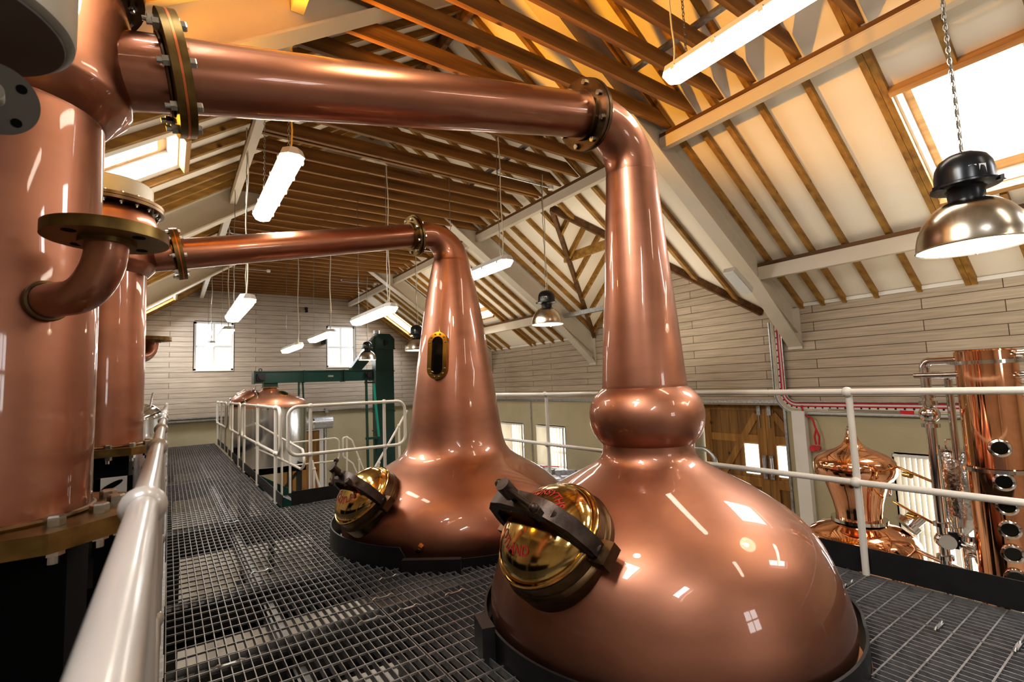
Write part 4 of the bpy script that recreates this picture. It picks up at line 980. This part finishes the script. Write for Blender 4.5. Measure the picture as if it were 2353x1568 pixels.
build('cable', MB().tube(fillet([(7.2, 3.31, .78), (7.2, 3.31, .66), (7.2, 3.19, .60), (7.2, 3.165, .48), (7.2, 3.15, .44)], .05), .011, 8), 'red', t)
for dy in (.03, -.03): build('cable_loop', MB().tube(fillet([(7.2, 3.155, .46), (7.2, 3.155 + dy, .36), (7.2, 3.155 + dy * .6, .25)], .03), .012, 8), 'red', t)
build('disc', MB().disc((7.18, 3.20, .20), (-1, 0, .1), .045, .035, 32), 'red', t)
build('grip', MB().disc((7.17, 3.14, .21), (-1, 0, .1), .035, .04, 24), 'letter', t)

t = thing('emergency_light', 'grey-white emergency bulkhead light clipped under the near portal beam', 'light fitting', (5.87, 3.24, 2.33))
pa, pb = V((5.66, 3.30, 2.565)), V((6.04, 3.30, 2.335)); nn = V((-SL, 0, -1)).normalized()
build('body', MB().bar(pa + nn * .05, pb + nn * .05, .15, .07, nn), 'tubebody', t, smooth=False)
build('lens', MB().bar(pa + nn * .09, pb + nn * .09, .13, .02, nn), 'label', t, smooth=False)

# bench with wrapped goods, grey hoop
t = thing('workbench', 'low bench heaped with grey plastic-wrapped goods below the windows', 'bench', (6.5, 7.9, GZ))
build('top', MB().lohi((6.05, 7.1, -.80), (7.15, 8.9, -.74)), 'kick', t, smooth=False)
for dx in (6.1, 7.1):
    for dy in (7.2, 8.8): build('leg', MB().lohi((dx - .03, dy - .03, GZ), (dx + .03, dy + .03, -.80)), 'kick', t, smooth=False)
m = MB()
for k in range(26):
    a, b = random.uniform(6.15, 7.0), random.uniform(7.2, 8.8); h = random.uniform(.05, .18)
    m.box((a, b, -.74 + h / 2), (random.uniform(.12, .3), random.uniform(.15, .3), h), Matrix.Rotation(random.uniform(0, 3), 3, 'Z'))
for_bench = m
o = solo('wrapped_goods', m, 'grout', 'heap of grey plastic-wrapped packets lying on the bench', 'packaging', smooth=False); 
solo('marker_stick', MB().cyl((6.75, 8.05, -.545), (6.55, 8.45, -.545), .012, n=8), 'red', 'thin red stick lying on the wrapped goods', 'stick')
solo('hoop_rail', MB().tube(fillet([(6.7, 5.5, GZ), (6.7, 5.5, .135), (6.7, 4.38, .135), (6.7, 4.33, GZ)], .22, 8), .032, 14), 'galv', 'grey tubular hoop barrier in front of the oak doors', 'barrier')
solo('wall_conduit', MB().cyl((7.24, 9.62, -.74), (7.24, 9.62, .79), .012, n=10), 'galv', 'thin grey conduit on the plaster between the two right-hand windows', 'conduit')

# ------------------------------------------------------------------ polished stills at the right on the ground floor
PC = V((5.35, 2.04, 0))
t = thing('pot_still', 'small mirror-polished copper onion still on the ground floor behind the right railing', 'pot still', (PC.x, PC.y, GZ))
build('body', MB().lathe([(.0001, GZ + .02), (.40, GZ + .02), (.455, GZ + .2), (.465, -.62), (.462, -.42), (.445, -.34), (.40, -.275), (.32, -.225), (.23, -.195), (.20, -.18)], PC, n=96), 'copper_polish', t)
build('throat', MB().lathe([(.185, -.18), (.183, -.10), (.20, -.0), (.225, .09), (.245, .16), (.25, .19)], PC, n=80), 'copper_polish', t)
build('onion', MB().lathe([(.25, .19), (.295, .215), (.325, .26), (.333, .31), (.332, .345), (.322, .38), (.298, .412), (.262, .438), (.215, .460), (.165, .480), (.12, .503), (.085, .532), (.062, .566), (.047, .605), (.036, .65), (.03, .675)], PC, n=96), 'copper_polish', t)
build('clamp_ring', MB().ring((PC.x, PC.y, -.165), (0, 0, 1), .18, .225, .03, 64), 'chrome', t)
build('top_valve', MB().cyl((PC.x, PC.y, .65), (PC.x, PC.y, .80), .018).lohi((PC.x - .05, PC.y - .012, .69), (PC.x + .05, PC.y + .012, .71)).cyl((PC.x, PC.y, .66), (PC.x, PC.y, .68), .04), 'chrome', t)
o = PC + V((.25, -.30, -.20)); n = V((.5, -.55, .67)).normalized()
build('manway', MB().ring(o, n, .02, .10, .05, 32).cyl(o, o + n * .12, .07), 'chrome', t)
build('sampler', MB().tube(fillet([PC + V((.22, -.10, .02)), PC + V((.33, -.16, .02)), PC + V((.33, -.16, .15)), PC + V((.24, -.1, .15))], .03), .012, 8), 'chrome', t)

KC = V((4.9, .95, 0)); KR = .172
kz = lambda r: 1.23 + r * 4.85
t = thing('column_still', 'tall mirror-polished copper column still with round portholes at the right edge', 'column still', (KC.x, KC.y, GZ))
cuts = [(GZ, .475), (.505, 1.035), (1.055, 1.245), (1.265, 1.335)]
for a, b in cuts: build('column_section', MB().lathe([(KR, a), (KR, b)], KC, n=96), 'copper_polish', t)
build('top_cap', MB().lathe([(KR, 1.33), (KR - .01, 1.345), (.0001, 1.35)], KC, n=64), 'copper_polish', t)
for z in (.49, 1.045, 1.255): build('joint_ring', MB().ring((KC.x, KC.y, z), (0, 0, 1), KR - .01, KR + .03, .026, 64), 'chrome', t)
pa = math.atan2(-KC.y, -KC.x) + .10
pd = V((math.cos(pa), math.sin(pa), 0))
for z in (.655, .425, .262, .105, -.055, -.215, -.38):
    o = KC + pd * (KR - .004) + V((0, 0, z))
    ph = part_label(build('porthole', MB().lathe([(.042, -.02), (.042, .028), (.048, .034), (.060, .030), (.064, .012), (.058, -.02)], o, pd, 40), 'chrome', t), 'round chrome porthole')
    build('glass', MB().disc(o + pd * .014, pd, .043, .004, 32), 'darkglass', ph)
# pipework between the two polished stills
t = thing('pipework', 'stainless transfer pipe with valve beside the polished column', 'pipe', (5.0, 1.34, GZ))
build('pipe', MB().tube(fillet([(5.0, 1.335, GZ), (5.0, 1.335, 1.285), (4.93, 1.08, 1.285)], .06, 8), .034, 20), 'chrome', t)
build('valve', MB().sphere((5.0, 1.335, .86), .07, 20).ring((5.0, 1.335, .95), (0, 0, 1), .03, .06, .03).ring((5.0, 1.335, .77), (0, 0, 1), .03, .06, .03).ring((5.0, 1.335, 1.0), (0, 0, 1), .03, .052, .02), 'chrome', t)
part_label(build('valve_lever', MB().bar((4.95, 1.42, .87), (4.91, 1.50, .876), .02, .03), 'red', t, smooth=False), 'red lever grip')
build('lever_rod', MB().bar((4.91, 1.50, .876), (4.70, 1.95, .90), .012, .02), 'chrome', t, smooth=False)
build('ball_valve', MB().sphere((5.0, 1.335, -.12), .06, 16).disc((4.96, 1.30, -.12), (-.9, -.3, 0), .055, .03), 'chrome', t)
for z in (0.0, -.25): build('clamp', MB().ring((5.0, 1.335, z), (0, 0, 1), .034, .055, .03), 'chrome', t)
t = thing('pipework', 'thinner stainless pipe dropping from the column head to the steel condenser', 'pipe', (5.25, 1.2, .5))
build('pipe', MB().tube(fillet([(4.92, 1.0, 1.16), (5.1, 1.22, 1.17), (5.1, 1.22, .50)], .05, 8), .026, 16), 'chrome', t)
build('tee_end', MB().tube([(4.95, 1.12, 1.17), (5.0, 1.40, 1.17)], .028, 16), 'chrome', t)
t = thing('pipework', 'stainless pipe leaving the column head towards the right edge', 'pipe', (4.9, .7, 1.1))
build('pipe', MB().cyl((4.9, .80, 1.15), (4.9, .1, 1.15), .026), 'chrome', t); build('pipe', MB().cyl((4.9, .80, 1.30), (4.9, .1, 1.32), .03), 'chrome', t)
KT = V((5.62, 1.355, 0))
t = thing('steel_condenser', 'dimpled stainless condenser tank hanging behind the polished column', 'tank', (KT.x, KT.y, -.1))
build('shell', MB().lathe([(.11, -.06), (.113, -.05), (.113, .49), (.108, .50)], KT, n=48), mat('dimpled_stainless', (.55, .54, .53), .18, 1.0, noise=.25, nscale=14, stretch=(1, 1, 1), bump=.6, bscale=26), t)
build('lid', MB().lathe([(.118, .50), (.118, .515), (.0001, .525)], KT, n=48), 'chrome', t)
build('cone', MB().lathe([(.11, -.06), (.09, -.13), (.03, -.20), (.03, GZ)], KT, n=32), 'chrome', t)
build('handle', MB().tube(fillet([KT + V((-.02, .05, .52)), KT + V((-.02, .05, .60)), KT + V((-.02, -.02, .60)), KT + V((-.02, -.02, .52))], .02), .008, 8), 'chrome', t)
for dy in (-.10, .12): build('knob', MB().disc((KT.x - .04, KT.y + dy, .53), (0, 0, 1), .03, .03, 16), 'blackplastic', t)
t = thing('pipework', 'cluster of bent stainless pipes and fittings low beside the column', 'pipe', (5.2, 1.25, -.6))
for k, (y, z0) in enumerate(((1.25, -.16), (1.20, -.22), (1.14, -.30))):
    build('pipe', MB().tube(fillet([(5.15, y + .04, GZ if k == 1 else z0 + .2), (5.15, y + .04, z0), (5.05, y - .12, z0 - .02), (4.95, y - .15, z0 - .02)], .06, 6), .020 + .004 * (k == 0), 12), 'chrome', t)
    build('fitting', MB().ring((5.15, y + .04, z0 + .10), (0, 0, 1), .02, .04, .03, 20), 'chrome', t)
build('valve_body', MB().lohi((5.10, 1.27, -.20), (5.16, 1.33, -.08)), 'blackplastic', t, smooth=False)
build('drop_pipe', MB().cyl((5.3, 1.42, GZ), (5.3, 1.42, -.2), .02), 'chrome', t)
part_label(build('lever', MB().bar((5.02, 1.45, -.33), (4.98, 1.26, -.33), .025, .03), 'red', t, smooth=False), 'red lever')
for k, z in enumerate((.33, -.01)):
    o = solo('water_pipe', MB().cyl((PC.x + .10, PC.y - .26, z + .03), (5.02, 1.37, z - .01), .011, n=10).cyl((5.17, 1.60, z), (5.14, 1.54, z - .003), .022, n=12), 'brass', 'thin brass pipe with a union between onion still and column, %s one' % ('upper' if k == 0 else 'lower'), 'pipe')
o = solo('water_pipe', MB().cyl((5.3, 1.62, -.33), (4.95, 1.05, -.36), .018, n=10), 'chrome', 'thin steel pipe with fittings at the foot of the onion still', 'pipe')

# ------------------------------------------------------------------ hanging lights
def chain_mb(x, y, z0, z1, fine):
    m = MB()
    if not fine: return m.tube([(x + .004 * math.sin(k * 1.7), y + .004 * math.cos(k * 1.7), z0 + (z1 - z0) * k / 24) for k in range(25)], .0045, 6)
    L = .034; n = int((z1 - z0) / (L * .8)); k = 0
    for k in range(n):
        zc = z0 + (k + .5) * L * .8; a = k % 2
        pts = []
        for i in range(10):
            t = 2 * PI * i / 10; e = .008 * math.cos(t); h = L * .5 * math.sin(t)
            pts.append((x + (e if a else 0), y + (0 if a else e), zc + h))
        m.tube(pts, .0028, 5, closed=True)
    return m
def tube_light(x, y0, z, label, fine=False, cordside=1, cordm='cord', L=1.5, top=4.05):
    w = .165; h = .085
    t = thing('fluorescent_light', label, 'light', (x, y0 + L / 2, z), 'hanging fluorescent battens')
    def loft(z0, z1, w0, w1, e):
        m = MB(); rows = []
        for zz, ww, ee in ((z0, w0, e), (z1, w1, 0)):
            c = .045
            rows.append([(x - ww / 2, y0 + ee + c, zz), (x - ww / 2 + c, y0 + ee, zz), (x + ww / 2 - c, y0 + ee, zz), (x + ww / 2, y0 + ee + c, zz),
                         (x + ww / 2, y0 + L - ee - c, zz), (x + ww / 2 - c, y0 + L - ee, zz), (x - ww / 2 + c, y0 + L - ee, zz), (x - ww / 2, y0 + L - ee - c, zz)])
        m.add(rows[0] + rows[1], [tuple(range(8))[::-1], tuple(range(8, 16))] + [(i, (i + 1) % 8, 8 + (i + 1) % 8, 8 + i) for i in range(8)])
        return m
    fixn(build('diffuser', loft(z - .012, z + .045, w * .72, w, .03), 'tube', t, smooth=False))
    fixn(build('housing', loft(z + .046, z + .095, w + .006, w * .8, -.002), 'tubebody', t, smooth=False))
    for k in range(5):
        for s in (-1, 1): build('clip', MB().lohi((x + s * (w / 2 + .001) - .006, y0 + .12 + k * (L - .24) / 4 - .015, z + .025), (x + s * (w / 2 + .001) + .006, y0 + .12 + k * (L - .24) / 4 + .015, z + .06)), 'tubebody', t, smooth=False)
    for yy in (y0 + .18, y0 + L - .18): build('chain', chain_mb(x, yy, z + .09, top, fine), 'chain', t)
    yc = y0 + .10 if cordside > 0 else y0 + L - .1
    pts = [(x + .012 * math.sin(k * .9), yc + .02 + .012 * math.cos(k * .7), z + .09 + (top - z - .09) * k / 12) for k in range(13)]
    build('cord', MB().tube(pts, .0065, 8), cordm, t)
tube_light(2.95, .60, 3.37, 'long glowing batten light at the top right, nearest the camera', True, -1)
tube_light(.70, 3.60, 2.88, 'glowing batten light hung from chain and yellow cord, below the big copper pipe', True, 1, 'orangeflex')
tube_light(.64, 5.52, 2.15, 'glowing batten light in front of the left end-wall window', False)
tube_light(3.00, 4.25, 2.53, 'glowing batten light touching the right outline of the farther still neck', False)
tube_light(2.22, 5.64, 2.18, 'glowing batten light just left of the farther still neck', False)
tube_light(2.27, 8.52, 2.19, 'glowing batten light overlapping the right end-wall window', False)
tube_light(2.04, 9.96, 2.09, 'small distant batten light between the end-wall windows', False)
tube_light(.78, 9.0, 2.24, 'distant batten light hanging before the upper left window panes', False)
tube_light(.79, 13.1, 2.39, 'most distant batten light hanging before the left window mullion', False)

tube_light(2.95, -2.4, 3.37, 'added fill batten light behind the viewpoint, right of centre')  # this and the next: unseen battens added as ambient fill
tube_light(4.9, -1.6, 2.6, 'added fill batten light behind the viewpoint near the right slope')

def bell(x, y, z, W, label, top=4.05, cord='chain'):
    k = W / .42
    t = thing('bell_lamp', label, 'lamp', (x, y, z), 'aluminium bell lamps'); c = V((x, y, z))
    S = lambda P: [(r * k, h * k) for r, h in P]
    build('reflector', MB().lathe(S([(.208, 0), (.213, .004), (.209, .012), (.206, .045), (.196, .09), (.177, .135), (.148, .178), (.112, .208), (.08, .224), (.07, .227)]), c, n=64), 'alu', t)
    build('inner', MB().lathe(S([(.204, .004), (.196, .04), (.172, .09), (.14, .13), (.09, .16), (.0001, .165)]), c, n=48), 'hbwhite', t)
    build('gear_housing', MB().lathe(S([(.068, .224), (.07, .268), (.078, .282), (.115, .286), (.130, .291), (.130, .300), (.113, .308), (.112, .355), (.106, .395), (.09, .427), (.062, .448), (.03, .457), (.0001, .459)]), c, n=48), 'blackplastic', t)
    for a in (0.4, 2.5, 4.6): build('clip', MB().box(c + V((math.cos(a) * .125, math.sin(a) * .127, .293)) * k, V((.03, .03, .02)) * k, Matrix.Rotation(a, 3, 'Z')), 'blackplastic', t, smooth=False)
    for a in (3.62, 3.95): build('sticker', MB().box(c + V((math.cos(a) * .108, math.sin(a) * .111, .338)) * k, V((.004, .028, .05)) * k, Matrix.Rotation(a, 3, 'Z')), 'label', t, smooth=False)
    build('chain', chain_mb(x, y, z + .445 * k, top, x < 3.2), 'chain', t)
    pts = [(x + .02 + .01 * math.sin(i), y, z + .445 * k + (top - z - .445 * k) * i / 14) for i in range(15)]
    build('cord', MB().tube(pts, .005, 6), 'cord', t)
    build('hook', MB().tube([(x + .05 * k + .02 * k * math.cos(a), y, z - .005 + .02 * k * math.sin(a)) for a in [-.3 - i * .35 for i in range(10)]], .004 * k, 6), 'label', t)
bell(2.87, .552, 1.745, .39, 'large aluminium bell lamp with black top hanging at the upper right')
bell(4.08, 4.97, 1.99, .42, 'aluminium bell lamp hanging between the two big still necks')
bell(4.0, 11.9, 1.955, .42, 'small distant bell lamp in front of the green elevator spout')
bell(3.60, 8.05, 1.885, .42, 'bell lamp half hidden behind the left outline of the farther still neck')
# conduit runs on the joists
for k, (x, y, L) in enumerate(((3.55, 5.15, .85), (3.6, 8.9, .8), (3.6, 12.4, .8), (.9, 9.4, .9), (.9, 12.0, .9))):
    t = thing('light_conduit', 'thin grey conduit with a ceiling box under the joists, %s' % ('right side near the large elbow', 'right side in mid hall', 'right side near the end wall', 'left side in mid hall', 'left side near the end wall')[k], 'conduit', (x, y, 3.96), 'joist conduits')
    build('pipe', MB().tube(fillet([(x - .1, y - .15, 4.0), (x - .1, y, 3.985), (x + L, y, 3.985)], .08), .011, 8), 'galv', t)
    build('box', MB().cyl((x + L, y, 3.96), (x + L, y, 4.008), .04), 'label', t)

# ------------------------------------------------------------------ lighting
def area(name, loc, tgt, sx, sy, e, c=(1, 1, 1)):
    L = bpy.data.lights.new(name, 'AREA'); L.shape = 'RECTANGLE'; L.size = sx; L.size_y = sy; L.energy = e; L.color = c
    o = bpy.data.objects.new(name, L); col.objects.link(o); o.location = loc; o.rotation_euler = (V(tgt) - V(loc)).to_track_quat('-Z', 'Y').to_euler(); return o
area('daylight', (2.3, YB - .25, 1.6), (2.3, 0, 1.2), .9, 1.0, 30, (.95, .97, 1.0))
for a, b, c, d in EW: area('daylight', ((a + b) / 2, YE + .25, (c + d) / 2), ((a + b) / 2, 0, 1.0), b - a, d - c, 12, (.95, .97, 1.0))
for a, b, c, d in W: area('daylight', (XR + .35, (a + b) / 2, (c + d) / 2), (0, (a + b) / 2, -.6), b - a, d - c, 34, (.95, .97, 1.0))
def point(loc, e, c, r=.08):
    L = bpy.data.lights.new('lamp', 'POINT'); L.energy = e; L.color = c; L.shadow_soft_size = r
    o = bpy.data.objects.new('lamp', L); col.objects.link(o); o.location = loc
L = bpy.data.lights.new('floodlamp', 'SPOT'); L.energy = 1000; L.color = (1.0, .44, .02); L.shadow_soft_size = .07; L.spot_size = math.radians(68); L.spot_blend = .35
o = bpy.data.objects.new('floodlamp', L); col.objects.link(o); o.location = (-.45, 3.27, 2.80); o.rotation_euler = V((3.0, -1.0, 2.15)).to_track_quat('-Z', 'Y').to_euler()
point((.75, 1.25, 3.1), 40, (1.0, .85, .62), .10)
point((-.62, 3.35, 2.75), 20, (1.0, .50, .05), .06)        # amber sodium lamp hung above the condensers
for x, y, z in ((2.86, .552, 1.80), (4.08, 4.97, 2.06), (4.0, 11.9, 2.03), (3.6, 8.05, 1.96)): point((x, y, z), 6, (1.0, .85, .62), .05)

# added fill: fixtureless area lights in mid-air brightening the roof slopes
for x, y, z, tx, e, sx, sy in ((5.3, 1.0, 1.6, 6.0, 18, 1.2, 2.4), (5.2, 5.2, 1.7, 5.8, 34, 1.2, 2.6), (4.6, 9.8, 2.0, 5.0, 26, 1.2, 2.6), (.2, 6.8, 1.9, -.3, 26, 1.0, 2.6), (.5, 10.8, 2.0, .2, 22, 1.0, 2.6), (2.6, 7.4, 2.6, 2.6, 16, 1.2, 3.0)):
    area('roof_fill', (x, y, z), (tx, y, z + 2), sx, sy, e, (1.0, .88, .70))
w = bpy.data.worlds.new('sky'); bpy.context.scene.world = w; w.use_nodes = True
bg = w.node_tree.nodes['Background']; bg.inputs[0].default_value = (.96, .98, 1.0, 1); bg.inputs[1].default_value = 3.0

# ------------------------------------------------------------------ camera
cam = bpy.data.cameras.new('camera'); co = bpy.data.objects.new('camera', cam); col.objects.link(co)
A = [[0.8191877317873157, -0.5722023780162194, -0.0389345435537177], [0.018254251586153403, 0.09386502010672147, -0.9954175708211073], [0.5732348928564818, 0.814723141068761, 0.08733819908189926]]
r, d, f = V(A[0]), V(A[1]), V(A[2])
m = Matrix((( r.x, -d.x, -f.x, 0), (r.y, -d.y, -f.y, 0), (r.z, -d.z, -f.z, 1.23), (0, 0, 0, 1)))
co.matrix_world = m; cam.sensor_width = 36; cam.lens = 1124.11 / 2353 * 36; cam.clip_start = .02
cam.dof.use_dof = True; cam.dof.focus_distance = 3.0; cam.dof.aperture_fstop = 5.6
sc = bpy.context.scene; sc.camera = co
sc.view_settings.view_transform = 'Standard'; sc.view_settings.look = 'Medium High Contrast'; sc.view_settings.exposure = -0.25; sc.view_settings.gamma = 1.0
cy = sc.cycles; cy.use_denoising = True; cy.max_bounces = 6; cy.diffuse_bounces = 3; cy.glossy_bounces = 4; cy.transparent_max_bounces = 8; cy.sample_clamp_indirect = 6; cy.use_adaptive_sampling = True; cy.adaptive_threshold = 0.07; cy.adaptive_min_samples = 16
cy.caustics_reflective = False; cy.caustics_refractive = False
